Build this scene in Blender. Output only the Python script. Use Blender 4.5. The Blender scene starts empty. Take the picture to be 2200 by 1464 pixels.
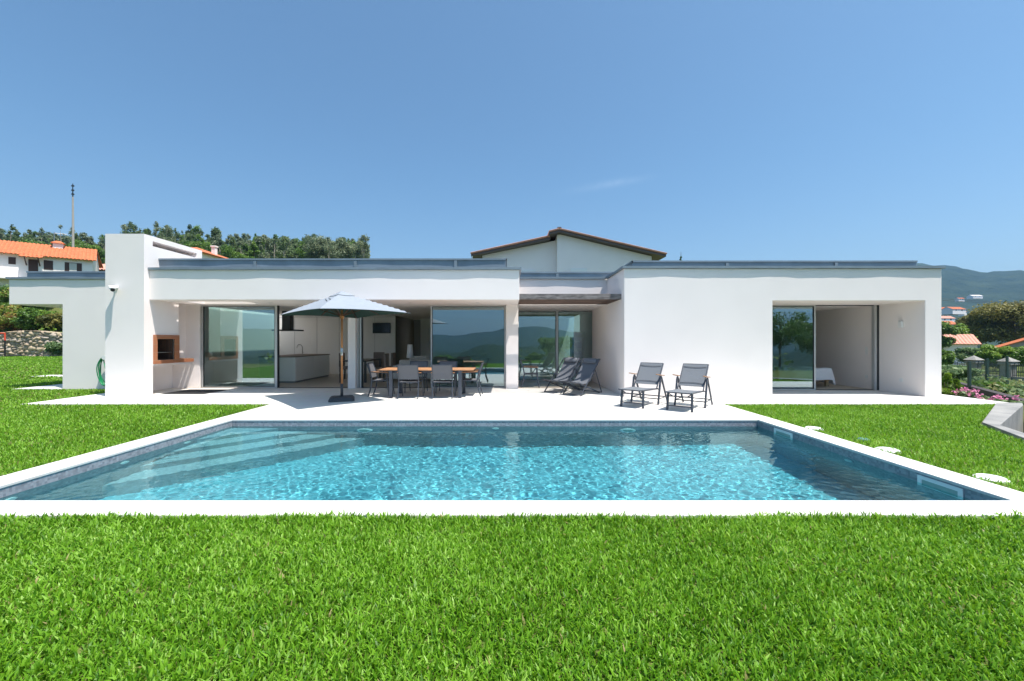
import bpy, math, random
import numpy as np
from mathutils import Vector

S = bpy.context.scene
COL = S.collection
R = math.radians

# ------------------------------------------------------------------ camera, sky, sun, exposure
S.render.engine = 'CYCLES'
cam = bpy.data.cameras.new('camera')
camo = bpy.data.objects.new('camera', cam)
COL.objects.link(camo)
cam.sensor_width = 36.0
cam.lens = 36 * 890 / 2200
cam.shift_x = 8 / 2200
cam.clip_start = 0.05
cam.clip_end = 20000
camo.location = (0, 0, 1.5)
camo.rotation_euler = (R(90), 0, 0)
S.camera = camo

SUN = Vector((0.32, -0.21, 1.0)).normalized()
world = bpy.data.worlds.new('World')
S.world = world
world.use_nodes = True
wn = world.node_tree
sky = wn.nodes.new('ShaderNodeTexSky')
sky.sky_type = 'NISHITA'
sky.sun_disc = False
sky.sun_elevation = math.asin(SUN.z)
sky.sun_rotation = math.atan2(SUN.x, SUN.y)
sky.altitude = 300
sky.air_density = 1.0
sky.dust_density = 2.0
sky.ozone_density = 1.6
wbg = wn.nodes['Background']
# slightly clearer, bluer air than the model's, and one faint wisp of cirrus high over the roof
tintn = wn.nodes.new('ShaderNodeMix'); tintn.data_type = 'RGBA'; tintn.blend_type = 'MULTIPLY'; tintn.inputs['Factor'].default_value = 1.0
tintn.inputs['B'].default_value = (0.50, 0.675, 0.72, 1)
wn.links.new(sky.outputs[0], tintn.inputs['A'])
def wmath(op, a, b=None):
    n = wn.nodes.new('ShaderNodeMath'); n.operation = op
    for i, v in enumerate((a, b)):
        if v is None: continue
        if isinstance(v, (int, float)): n.inputs[i].default_value = v
        else: wn.links.new(v, n.inputs[i])
    return n.outputs[0]
wtc = wn.nodes.new('ShaderNodeTexCoord'); wsep = wn.nodes.new('ShaderNodeSeparateXYZ')
wn.links.new(wtc.outputs['Generated'], wsep.inputs[0])
hz_mix = wn.nodes.new('ShaderNodeMix'); hz_mix.data_type = 'RGBA'
hz_mix.inputs['A'].default_value = (0.50, 0.675, 0.72, 1); hz_mix.inputs['B'].default_value = (0.63, 0.67, 0.66, 1)
hz_fac = wmath('POWER', wmath('MAXIMUM', wmath('SUBTRACT', 1.0, wmath('MULTIPLY', wsep.outputs[2], 2.6)), 0.0), 1.5)
wn.links.new(hz_fac, hz_mix.inputs['Factor']); wn.links.new(hz_mix.outputs['Result'], tintn.inputs['B'])
wy = wmath('MAXIMUM', wsep.outputs[1], 0.05)
wu = wmath('SUBTRACT', wmath('DIVIDE', wsep.outputs[0], wy), 0.245)
wv = wmath('SUBTRACT', wmath('SUBTRACT', wmath('DIVIDE', wsep.outputs[2], wy), 0.378), wmath('MULTIPLY', wu, 0.17))
wd = wmath('ADD', wmath('POWER', wmath('MULTIPLY', wu, 13.0), 2.0), wmath('POWER', wmath('MULTIPLY', wv, 120.0), 2.0))
wmask = wmath('EXPONENT', wmath('MULTIPLY', wd, -1.0))
wnz = wn.nodes.new('ShaderNodeTexNoise'); wnz.inputs['Scale'].default_value = 60; wnz.inputs['Detail'].default_value = 4
wn.links.new(wtc.outputs['Generated'], wnz.inputs['Vector'])
wfac = wmath('MULTIPLY', wmath('MULTIPLY', wmask, wnz.outputs['Fac']), 0.10)
cloud = wn.nodes.new('ShaderNodeMix'); cloud.data_type = 'RGBA'; cloud.inputs['B'].default_value = (7.0, 7.3, 7.6, 1)
wn.links.new(wfac, cloud.inputs['Factor']); wn.links.new(tintn.outputs['Result'], cloud.inputs['A'])
wn.links.new(cloud.outputs['Result'], wbg.inputs[0])
wbg.inputs[1].default_value = 0.15
sun_data = bpy.data.lights.new('sun', 'SUN')
sun_data.energy = 4.7
sun_data.angle = R(0.5)
sun_data.color = (1.0, 0.935, 0.86)
sun_data.cycles.is_caustics_light = True
suno = bpy.data.objects.new('sun', sun_data)
COL.objects.link(suno)
suno.rotation_euler = (-SUN).to_track_quat('-Z', 'Y').to_euler()

S.view_settings.view_transform = 'Standard'
S.view_settings.look = 'None'
S.view_settings.gamma = 1.0
S.view_settings.exposure = 0.73
S.cycles.use_denoising = True
S.cycles.max_bounces = 12
S.cycles.diffuse_bounces = 8
S.cycles.glossy_bounces = 4
S.cycles.transmission_bounces = 6
S.cycles.transparent_max_bounces = 16
S.cycles.sample_clamp_indirect = 6.0
S.cycles.caustics_reflective = False

# ------------------------------------------------------------------ helpers
def parent_loc(p):
    v = Vector((0, 0, 0))
    while p is not None:
        v += p.location
        p = p.parent
    return v

def link(o, parent=None):
    COL.objects.link(o)
    if parent is not None:
        o.parent = parent
    return o

def tag(o, label=None, cat=None, group=None, kind=None):
    if label: o['label'] = label
    if cat: o['category'] = cat
    if group: o['group'] = group
    if kind: o['kind'] = kind
    return o

def thing(name, label, cat, loc=(0, 0, 0), rz=0.0, group=None):
    o = bpy.data.objects.new(name, None)
    o.empty_display_size = 0.2
    COL.objects.link(o)
    o.location = loc
    o.rotation_euler = (0, 0, rz)
    return tag(o, label, cat, group)

def kids(o):
    return [c for c in COL.objects if c.parent is o]

def copy_tree(o, parent=None):
    c = o.copy()
    COL.objects.link(c)
    if parent is not None:
        c.parent = parent
    for ch in kids(o):
        copy_tree(ch, c)
    return c

class MB:
    """collects shapes and links them as one mesh object"""
    def __init__(s):
        s.v = []; s.f = []
    def add(s, verts, faces):
        n = len(s.v)
        s.v += [tuple(p) for p in verts]
        s.f += [tuple(i + n for i in f) for f in faces]
        return s
    def box(s, x0, x1, y0, y1, z0, z1):
        return s.add([(x0,y0,z0),(x1,y0,z0),(x1,y1,z0),(x0,y1,z0),(x0,y0,z1),(x1,y0,z1),(x1,y1,z1),(x0,y1,z1)],
                     [(0,3,2,1),(4,5,6,7),(0,1,5,4),(1,2,6,5),(2,3,7,6),(3,0,4,7)])
    def bar(s, p, q, w, h, up=(0, 0, 1)):
        p, q = Vector(p), Vector(q)
        d = (q - p).normalized()
        u = Vector(up)
        if abs(d.dot(u)) > 0.95: u = Vector((0, 1, 0))
        a = d.cross(u).normalized(); b = a.cross(d).normalized()
        vs = []
        for c in (p, q):
            for sa, sb in ((-1,-1),(1,-1),(1,1),(-1,1)):
                vs.append(c + a*(sa*w/2) + b*(sb*h/2))
        return s.add(vs, [(0,1,2,3)[::-1],(4,5,6,7),(0,1,5,4),(1,2,6,5),(2,3,7,6),(3,0,4,7)])
    def tube(s, pts, r, n=8, caps=True):
        pts = [Vector(p) for p in pts]
        rs = r if isinstance(r, (list, tuple)) else [r]*len(pts)
        vs, fs = [], []
        a = None
        for i, p in enumerate(pts):
            d = (pts[min(i+1, len(pts)-1)] - pts[max(i-1, 0)]).normalized()
            if a is None:
                u = Vector((0,0,1)) if abs(d.z) < 0.9 else Vector((1,0,0))
                a = d.cross(u).normalized()
            else:
                a = (a - d*a.dot(d)).normalized()
            b = d.cross(a)
            for k in range(n):
                t = 2*math.pi*k/n
                vs.append(p + (a*math.cos(t) + b*math.sin(t))*rs[i])
        for i in range(len(pts)-1):
            for k in range(n):
                k2 = (k+1) % n
                fs.append((i*n+k, i*n+k2, (i+1)*n+k2, (i+1)*n+k))
        if caps:
            fs.append(tuple(range(n))[::-1])
            fs.append(tuple(range((len(pts)-1)*n, len(pts)*n)))
        return s.add(vs, fs)
    def lathe(s, prof, n=20, c=(0,0,0)):
        vs, fs = [], []
        for r, z in prof:
            for k in range(n):
                t = 2*math.pi*k/n
                vs.append((c[0]+r*math.cos(t), c[1]+r*math.sin(t), c[2]+z))
        for i in range(len(prof)-1):
            for k in range(n):
                k2 = (k+1) % n
                fs.append((i*n+k, i*n+k2, (i+1)*n+k2, (i+1)*n+k))
        fs.append(tuple(range(n))[::-1])
        fs.append(tuple(range((len(prof)-1)*n, len(prof)*n)))
        return s.add(vs, fs)
    def prism(s, poly, z0, z1):
        n = len(poly)
        vs = [(x, y, z0) for x, y in poly] + [(x, y, z1) for x, y in poly]
        fs = [tuple(range(n))[::-1], tuple(range(n, 2*n))]
        fs += [(i, (i+1) % n, n+(i+1) % n, n+i) for i in range(n)]
        return s.add(vs, fs)
    def prism_y(s, poly, y0, y1):
        """poly in x,z swept along y"""
        n = len(poly)
        vs = [(x, y0, z) for x, z in poly] + [(x, y1, z) for x, z in poly]
        fs = [tuple(range(n)), tuple(range(n, 2*n))[::-1]]
        fs += [((i+1) % n, i, n+i, n+(i+1) % n) for i in range(n)]
        return s.add(vs, fs)
    def sheet(s, rows, t=0.004):
        """a thin curved cloth: rows of points, given thickness t"""
        nr, nc = len(rows), len(rows[0])
        P = np.array([[tuple(p) for p in r] for r in rows], float)
        du = np.gradient(P, axis=0); dv = np.gradient(P, axis=1)
        N = np.cross(du, dv); N /= (np.linalg.norm(N, axis=2, keepdims=True) + 1e-9)
        A = P + N*t/2; B = P - N*t/2
        vs = [tuple(p) for p in A.reshape(-1, 3)] + [tuple(p) for p in B.reshape(-1, 3)]
        m = nr*nc; fs = []
        for i in range(nr-1):
            for j in range(nc-1):
                a, b, c, d = i*nc+j, i*nc+j+1, (i+1)*nc+j+1, (i+1)*nc+j
                fs.append((a, d, c, b)); fs.append((m+a, m+b, m+c, m+d))
        for i in range(nr-1):
            for j in (0, nc-1):
                a, d = i*nc+j, (i+1)*nc+j
                fs.append((a, d, m+d, m+a))
        for j in range(nc-1):
            for i in (0, nr-1):
                a, b = i*nc+j, i*nc+j+1
                fs.append((a, b, m+b, m+a))
        return s.add(vs, fs)
    def lattice(s, xs, ys, zs, fill):
        """solid made of the filled cells of a lattice, outer faces only"""
        nx, ny, nz = len(xs)-1, len(ys)-1, len(zs)-1
        F = lambda i, j, k: 0 <= i < nx and 0 <= j < ny and 0 <= k < nz and fill((xs[i]+xs[i+1])/2, (ys[j]+ys[j+1])/2, (zs[k]+zs[k+1])/2)
        idx = {}
        vs, fs = [], []
        def V(i, j, k):
            if (i, j, k) not in idx:
                idx[(i, j, k)] = len(vs); vs.append((xs[i], ys[j], zs[k]))
            return idx[(i, j, k)]
        for i in range(nx):
            for j in range(ny):
                for k in range(nz):
                    if not F(i, j, k): continue
                    if not F(i-1,j,k): fs.append((V(i,j,k),V(i,j,k+1),V(i,j+1,k+1),V(i,j+1,k)))
                    if not F(i+1,j,k): fs.append((V(i+1,j,k),V(i+1,j+1,k),V(i+1,j+1,k+1),V(i+1,j,k+1)))
                    if not F(i,j-1,k): fs.append((V(i,j,k),V(i+1,j,k),V(i+1,j,k+1),V(i,j,k+1)))
                    if not F(i,j+1,k): fs.append((V(i,j+1,k),V(i,j+1,k+1),V(i+1,j+1,k+1),V(i+1,j+1,k)))
                    if not F(i,j,k-1): fs.append((V(i,j,k),V(i,j+1,k),V(i+1,j+1,k),V(i+1,j,k)))
                    if not F(i,j,k+1): fs.append((V(i,j,k+1),V(i+1,j,k+1),V(i+1,j+1,k+1),V(i,j+1,k+1)))
        return s.add(vs, fs)
    def build(s, name, mat, parent=None, world=False, smooth=False, bevel=0.0, seg=2):
        me = bpy.data.meshes.new(name)
        v = s.v
        if world and parent is not None:
            L = parent_loc(parent)
            v = [(a[0]-L.x, a[1]-L.y, a[2]-L.z) for a in v]
        me.from_pydata(v, [], s.f)
        me.materials.append(mat)
        if smooth:
            me.polygons.foreach_set('use_smooth', [True]*len(me.polygons))
        o = link(bpy.data.objects.new(name, me), parent)
        if bevel > 0:
            b = o.modifiers.new('bevel', 'BEVEL')
            b.width = bevel; b.segments = seg; b.limit_method = 'ANGLE'; b.angle_limit = R(40)
        return o

def np_mesh(name, V, loops, starts, mat, col=None, parent=None, smooth=False):
    me = bpy.data.meshes.new(name)
    V = np.asarray(V, np.float32)
    if parent is not None:
        L = parent_loc(parent)
        V = V - np.array([L.x, L.y, L.z], np.float32)
    me.vertices.add(len(V)); me.vertices.foreach_set('co', V.ravel())
    me.loops.add(len(loops)); me.loops.foreach_set('vertex_index', np.asarray(loops, np.int32))
    me.polygons.add(len(starts)); me.polygons.foreach_set('loop_start', np.asarray(starts, np.int32))
    if smooth:
        me.polygons.foreach_set('use_smooth', np.ones(len(starts), bool))
    if col is not None:
        a = me.attributes.new('tint', 'FLOAT_COLOR', 'POINT')
        c = np.ones((len(V), 4), np.float32); c[:, :3] = col
        a.data.foreach_set('color', c.ravel())
    me.materials.append(mat)
    me.update(calc_edges=True)
    me.validate()
    return link(bpy.data.objects.new(name, me), parent)

def quads_mesh(name, V, mat, col=None, parent=None):
    n = len(V)//4
    return np_mesh(name, V, np.arange(4*n), np.arange(n)*4, mat, col, parent)

# ------------------------------------------------------------------ materials
def newmat(name):
    m = bpy.data.materials.new(name)
    m.use_nodes = True
    return m, m.node_tree, m.node_tree.nodes['Principled BSDF']

def pmat(name, col, rough=0.6, metal=0.0, spec=0.5, var=0.0, vscale=6.0, bump=0.0, bscale=40.0, col2=None, stretch=(1, 1, 1), detail=4.0, coat=0.0):
    m, nt, b = newmat(name)
    b.inputs['Roughness'].default_value = rough
    b.inputs['Metallic'].default_value = metal
    b.inputs['Specular IOR Level'].default_value = spec
    b.inputs['Coat Weight'].default_value = coat
    b.inputs['Base Color'].default_value = (*col, 1)
    tc = nt.nodes.new('ShaderNodeTexCoord')
    mp = nt.nodes.new('ShaderNodeMapping'); mp.inputs['Scale'].default_value = stretch
    nt.links.new(tc.outputs['Object'], mp.inputs[0])
    if var > 0 or col2:
        n = nt.nodes.new('ShaderNodeTexNoise'); n.inputs['Scale'].default_value = vscale; n.inputs['Detail'].default_value = detail
        nt.links.new(mp.outputs[0], n.inputs['Vector'])
        r = nt.nodes.new('ShaderNodeValToRGB')
        c2 = col2 if col2 else tuple(min(1, c*(1+var)) for c in col)
        c1 = col if col2 else tuple(c*(1-var) for c in col)
        r.color_ramp.elements[0].position = 0.3; r.color_ramp.elements[1].position = 0.7
        r.color_ramp.elements[0].color = (*c1, 1); r.color_ramp.elements[1].color = (*c2, 1)
        nt.links.new(n.outputs['Fac'], r.inputs[0]); nt.links.new(r.outputs[0], b.inputs['Base Color'])
    if bump > 0:
        n = nt.nodes.new('ShaderNodeTexNoise'); n.inputs['Scale'].default_value = bscale; n.inputs['Detail'].default_value = 5
        nt.links.new(mp.outputs[0], n.inputs['Vector'])
        bp = nt.nodes.new('ShaderNodeBump'); bp.inputs['Strength'].default_value = bump; bp.inputs['Distance'].default_value = 0.01
        nt.links.new(n.outputs['Fac'], bp.inputs['Height']); nt.links.new(bp.outputs[0], b.inputs['Normal'])
    return m

def brickmat(name, c1, c2, mortar, scale, rough=0.8, bw=0.5, rh=0.25, ms=0.02, bump=0.4, rot=(0, 0, 0), offset=0.5):
    m, nt, b = newmat(name)
    b.inputs['Roughness'].default_value = rough
    tc = nt.nodes.new('ShaderNodeTexCoord')
    mp = nt.nodes.new('ShaderNodeMapping'); mp.inputs['Rotation'].default_value = rot
    nt.links.new(tc.outputs['Object'], mp.inputs[0])
    t = nt.nodes.new('ShaderNodeTexBrick')
    t.inputs['Scale'].default_value = scale
    t.inputs['Color1'].default_value = (*c1, 1); t.inputs['Color2'].default_value = (*c2, 1); t.inputs['Mortar'].default_value = (*mortar, 1)
    t.inputs['Brick Width'].default_value = bw; t.inputs['Row Height'].default_value = rh; t.inputs['Mortar Size'].default_value = ms
    t.offset = offset
    nt.links.new(mp.outputs[0], t.inputs['Vector'])
    n = nt.nodes.new('ShaderNodeTexNoise'); n.inputs['Scale'].default_value = 5; n.inputs['Detail'].default_value = 6
    nt.links.new(tc.outputs['Object'], n.inputs['Vector'])
    mx = nt.nodes.new('ShaderNodeMix'); mx.data_type = 'RGBA'; mx.blend_type = 'MULTIPLY'
    mx.inputs['Factor'].default_value = 0.18
    nt.links.new(t.outputs['Color'], mx.inputs['A']); nt.links.new(n.outputs['Color'], mx.inputs['B'])
    nt.links.new(mx.outputs['Result'], b.inputs['Base Color'])
    if bump > 0:
        bp = nt.nodes.new('ShaderNodeBump'); bp.inputs['Strength'].default_value = bump; bp.inputs['Distance'].default_value = 0.005; bp.invert = True
        nt.links.new(t.outputs['Fac'], bp.inputs['Height']); nt.links.new(bp.outputs[0], b.inputs['Normal'])
    return m

def leafmat(name, trans=0.35, rough=0.5, spec=0.4):
    m, nt, b = newmat(name)
    at = nt.nodes.new('ShaderNodeAttribute'); at.attribute_name = 'tint'
    nt.links.new(at.outputs['Color'], b.inputs['Base Color'])
    b.inputs['Roughness'].default_value = rough
    b.inputs['Specular IOR Level'].default_value = spec
    tr = nt.nodes.new('ShaderNodeBsdfTranslucent')
    hs = nt.nodes.new('ShaderNodeHueSaturation'); hs.inputs['Value'].default_value = 1.5; hs.inputs['Hue'].default_value = 0.485
    nt.links.new(at.outputs['Color'], hs.inputs['Color']); nt.links.new(hs.outputs[0], tr.inputs['Color'])
    mx = nt.nodes.new('ShaderNodeMixShader'); mx.inputs[0].default_value = trans
    out = nt.nodes['Material Output']
    nt.links.new(b.outputs[0], mx.inputs[1]); nt.links.new(tr.outputs[0], mx.inputs[2]); nt.links.new(mx.outputs[0], out.inputs[0])
    return m

def glassmat(name, refl=0.22, tint=(0.62, 0.76, 0.72)):
    m = bpy.data.materials.new(name); m.use_nodes = True
    nt = m.node_tree; nt.nodes.clear()
    out = nt.nodes.new('ShaderNodeOutputMaterial')
    t = nt.nodes.new('ShaderNodeBsdfTransparent'); t.inputs[0].default_value = (*tint, 1)
    g = nt.nodes.new('ShaderNodeBsdfGlossy'); g.inputs['Roughness'].default_value = 0.0; g.inputs[0].default_value = (0.80, 0.91, 1.0, 1)
    fr = nt.nodes.new('ShaderNodeFresnel'); fr.inputs[0].default_value = 1.5
    ad = nt.nodes.new('ShaderNodeMath'); ad.operation = 'ADD'; ad.inputs[1].default_value = refl; ad.use_clamp = True
    nt.links.new(fr.outputs[0], ad.inputs[0])
    mx = nt.nodes.new('ShaderNodeMixShader')
    nt.links.new(ad.outputs[0], mx.inputs[0]); nt.links.new(t.outputs[0], mx.inputs[1]); nt.links.new(g.outputs[0], mx.inputs[2])
    nt.links.new(mx.outputs[0], out.inputs[0])
    return m

M = {}
M['plaster'] = pmat('white_plaster', (0.875, 0.815, 0.79), 0.85, spec=0.2, var=0.02, vscale=1.3, bump=0.25, bscale=160)
M['inner_wall'] = pmat('painted_inner_wall', (0.84, 0.83, 0.80), 0.7, spec=0.3, var=0.01)
M['cabinet'] = pmat('satin_cabinet_front', (0.80, 0.80, 0.78), 0.35, spec=0.4, var=0.01)
M['inner_floor'] = brickmat('stone_floor_tile', (0.46, 0.40, 0.33), (0.49, 0.43, 0.35), (0.34, 0.29, 0.24), 1.0, 0.35, bw=0.9, rh=0.45, ms=0.004, bump=0.1)
M['dark_wood'] = pmat('dark_wood_panel', (0.10, 0.075, 0.055), 0.5, var=0.25, vscale=3, stretch=(6, 6, 0.4))
M['grey_wall'] = pmat('grey_wall', (0.28, 0.28, 0.29), 0.7)
M['paving'] = brickmat('cream_limestone_paving', (0.72, 0.695, 0.655), (0.75, 0.725, 0.685), (0.55, 0.51, 0.46), 1.0, 0.7, bw=1.2, rh=0.6, ms=0.0035, bump=0.15)
M['coping_stone'] = brickmat('cream_coping_stone', (0.72, 0.695, 0.66), (0.74, 0.715, 0.68), (0.55, 0.51, 0.47), 1.0, 0.7, bw=1.2, rh=5.0, ms=0.0035, bump=0.1)
M['zinc'] = pmat('blue_grey_zinc', (0.21, 0.26, 0.31), 0.45, metal=0.15, spec=0.5, var=0.14, vscale=2.2, bump=0.12, bscale=3)
M['zinc_lip'] = pmat('grey_zinc_edge', (0.23, 0.275, 0.31), 0.42, metal=0.35, var=0.1, vscale=3)
M['alu'] = pmat('light_grey_aluminium', (0.52, 0.53, 0.53), 0.4, metal=0.4)
M['alu_dark'] = pmat('dark_window_gasket', (0.03, 0.033, 0.036), 0.5)
M['glass'] = glassmat('reflective_window_glass', 0.2, (0.56, 0.72, 0.68))
M['wood_grey'] = pmat('weathered_pergola_wood', (0.085, 0.075, 0.075), 0.85, col2=(0.26, 0.235, 0.23), vscale=2.2, stretch=(2.2, 8, 9), bump=0.5, bscale=14)
M['wood_brown'] = pmat('brown_pergola_wood', (0.075, 0.048, 0.038), 0.8, col2=(0.15, 0.095, 0.075), vscale=4, stretch=(0.6, 8, 8), bump=0.4, bscale=14)
M['teak'] = pmat('oiled_teak', (0.42, 0.215, 0.105), 0.5, var=0.22, vscale=5, stretch=(1, 9, 9))
M['teak_pole'] = pmat('varnished_teak_pole', (0.44, 0.2, 0.075), 0.45, var=0.18, vscale=6, stretch=(6, 6, 0.8))
M['frame_dark'] = pmat('anthracite_aluminium', (0.055, 0.065, 0.085), 0.38, metal=0.25, var=0.08, vscale=10)
M['sling'] = pmat('grey_mesh_sling', (0.135, 0.14, 0.155), 0.7, spec=0.25, var=0.12, vscale=220, bump=0.3, bscale=500)
M['sling_dark'] = pmat('charcoal_mesh_sling', (0.125, 0.135, 0.155), 0.65, spec=0.3, var=0.14, vscale=220, bump=0.3, bscale=500)
M['sling_light'] = pmat('pale_grey_mesh_sling', (0.155, 0.17, 0.19), 0.65, spec=0.3, var=0.1, vscale=220, bump=0.3, bscale=500)
M['canopy_cloth'] = pmat('pale_blue_canopy_cloth', (0.28, 0.315, 0.36), 0.8, spec=0.15, var=0.05, vscale=9, bump=0.25, bscale=5)
M['canopy_lining'] = pmat('dark_green_canopy_lining', (0.035, 0.07, 0.062), 0.8, spec=0.1)
M['pole_dark'] = pmat('dark_parasol_rib', (0.07, 0.035, 0.02), 0.6)
M['black'] = pmat('black_plastic', (0.012, 0.012, 0.014), 0.35)
M['dark_plastic'] = pmat('dark_grey_plastic', (0.045, 0.05, 0.058), 0.55, var=0.1)
M['brick'] = brickmat('orange_fire_brick', (0.50, 0.20, 0.095), (0.42, 0.16, 0.075), (0.42, 0.26, 0.17), 1.0, bw=0.22, rh=0.062, ms=0.005, rot=(R(90), 0, R(90)))
M['brick_soot'] = brickmat('sooty_fire_brick', (0.11, 0.05, 0.03), (0.06, 0.03, 0.02), (0.05, 0.04, 0.035), 1.0, bw=0.22, rh=0.062, ms=0.008, rot=(R(90), 0, R(90)))
M['steel'] = pmat('brushed_steel', (0.5, 0.5, 0.5), 0.3, metal=0.9)
M['hose'] = pmat('green_hose_rubber', (0.01, 0.23, 0.085), 0.35)
M['white_plastic'] = pmat('white_plastic', (0.8, 0.8, 0.79), 0.4)
M['taupe'] = pmat('taupe_upholstery', (0.24, 0.20, 0.175), 0.85, var=0.08, vscale=30)
M['sofa'] = pmat('light_grey_upholstery', (0.52, 0.52, 0.5), 0.9, var=0.05, vscale=15)
M['linen'] = pmat('white_bed_linen', (0.78, 0.79, 0.82), 0.85, bump=0.6, bscale=8)
M['bed_wood'] = pmat('light_wood', (0.45, 0.3, 0.16), 0.5, var=0.15, vscale=5)
M['concrete'] = pmat('weathered_concrete', (0.20, 0.20, 0.195), 0.85, col2=(0.34, 0.33, 0.31), vscale=2.2, detail=8, bump=0.4, bscale=30)
M['granite'] = pmat('grey_granite', (0.27, 0.255, 0.235), 0.8, var=0.2, vscale=8)
M['mat'] = pmat('dark_slate_mat', (0.03, 0.03, 0.032), 0.8)
M['tile_roof'] = pmat('orange_roof_tile', (0.50, 0.145, 0.055), 0.8, var=0.22, vscale=3, detail=8)
M['tile_pale'] = pmat('pale_roof_tile', (0.6, 0.3, 0.22), 0.8, var=0.15, vscale=3, detail=8)
M['fascia'] = pmat('dark_brown_fascia', (0.10, 0.08, 0.078), 0.6)
M['shutter'] = pmat('dark_brown_shutter', (0.06, 0.028, 0.02), 0.6)
M['pane_dark'] = pmat('dark_window_pane', (0.05, 0.06, 0.07), 0.1)
M['red_paint'] = pmat('red_paint', (0.6, 0.07, 0.03), 0.5)
M['green_metal'] = pmat('dark_green_metal', (0.02, 0.05, 0.045), 0.5)
M['iron'] = pmat('dark_wrought_iron', (0.025, 0.035, 0.04), 0.5)
M['silver_car'] = pmat('silver_car_paint', (0.45, 0.47, 0.5), 0.25, metal=0.5, coat=0.6)
M['lattice_pole'] = pmat('grey_concrete_pole', (0.38, 0.36, 0.33), 0.8, var=0.1)
M['bark'] = pmat('tree_bark', (0.16, 0.13, 0.10), 0.9, var=0.3, vscale=4, stretch=(3, 3, 0.6))
M['pale_bark'] = pmat('pale_smooth_bark', (0.34, 0.30, 0.25), 0.85, var=0.25, vscale=2)
M['leaf'] = leafmat('tree_leaf', 0.32)
M['grass'] = leafmat('grass_blade', 0.36, 0.46, 0.3)
M['petal'] = leafmat('pink_petal', 0.2, 0.6)
M['shadecloth'] = pmat('white_lampshade', (0.75, 0.75, 0.73), 0.8)
M['pool_white'] = pmat('white_pool_plastic', (0.88, 0.9, 0.88), 0.35)
M['flap'] = pmat('pale_green_pool_plastic', (0.32, 0.45, 0.42), 0.4)
M['screen'] = pmat('black_screen', (0.006, 0.006, 0.007), 0.15)
M['dry_earth'] = pmat('dark_garden_wall', (0.055, 0.045, 0.045), 0.9, var=0.3, vscale=5)

def mosaic(name, ca, cb):
    m, nt, b = newmat(name)
    tc = nt.nodes.new('ShaderNodeTexCoord')
    v = nt.nodes.new('ShaderNodeTexVoronoi'); v.inputs['Scale'].default_value = 36; v.inputs['Randomness'].default_value = 0.15
    nt.links.new(tc.outputs['Object'], v.inputs['Vector'])
    r = nt.nodes.new('ShaderNodeValToRGB')
    sx = nt.nodes.new('ShaderNodeSeparateColor'); nt.links.new(v.outputs['Color'], sx.inputs[0])
    nt.links.new(sx.outputs[0], r.inputs[0])
    r.color_ramp.elements[0].color = (*ca, 1); r.color_ramp.elements[1].color = (*cb, 1)
    nt.links.new(r.outputs[0], b.inputs['Base Color'])
    b.inputs['Roughness'].default_value = 0.3
    return m
M['mosaic'] = mosaic('blue_grey_pool_mosaic', (0.20, 0.205, 0.235), (0.35, 0.36, 0.395))
M['mosaic_step'] = mosaic('pale_grey_pool_mosaic', (0.28, 0.34, 0.38), (0.42, 0.48, 0.525))
M['mosaic_floor'] = mosaic('water_tinted_pool_mosaic', (0.145, 0.35, 0.425), (0.25, 0.50, 0.585))  # aqua tint of light through deep water, put into the grey tile colour

def watermat():
    m = bpy.data.materials.new('pool_water'); m.use_nodes = True
    n = m.node_tree; n.nodes.clear()
    o = n.nodes.new('ShaderNodeOutputMaterial'); g = n.nodes.new('ShaderNodeBsdfGlass')
    g.inputs['IOR'].default_value = 1.33; g.inputs['Roughness'].default_value = 0
    g.inputs['Color'].default_value = (0.66, 0.985, 1.0, 1)
    n.links.new(g.outputs[0], o.inputs[0])
    return m
M['water'] = watermat()

def groundmat():
    m, nt, b = newmat('ground_cover')
    b.inputs['Roughness'].default_value = 0.95; b.inputs['Specular IOR Level'].default_value = 0.1
    tc = nt.nodes.new('ShaderNodeTexCoord')
    n1 = nt.nodes.new('ShaderNodeTexNoise'); n1.inputs['Scale'].default_value = 0.35; n1.inputs['Detail'].default_value = 8
    n2 = nt.nodes.new('ShaderNodeTexNoise'); n2.inputs['Scale'].default_value = 18; n2.inputs['Detail'].default_value = 6
    nt.links.new(tc.outputs['Object'], n1.inputs['Vector']); nt.links.new(tc.outputs['Object'], n2.inputs['Vector'])
    r1 = nt.nodes.new('ShaderNodeValToRGB')
    r1.color_ramp.elements[0].position = 0.35; r1.color_ramp.elements[1].position = 0.7
    r1.color_ramp.elements[0].color = (0.07, 0.105, 0.022, 1); r1.color_ramp.elements[1].color = (0.14, 0.145, 0.05, 1)
    nt.links.new(n1.outputs['Fac'], r1.inputs[0])
    mx = nt.nodes.new('ShaderNodeMix'); mx.data_type = 'RGBA'; mx.blend_type = 'OVERLAY'; mx.inputs['Factor'].default_value = 0.7
    nt.links.new(r1.outputs[0], mx.inputs['A']); nt.links.new(n2.outputs['Fac'], mx.inputs['B'])
    nt.links.new(mx.outputs['Result'], b.inputs['Base Color'])
    return m
M['ground'] = groundmat()

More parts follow.
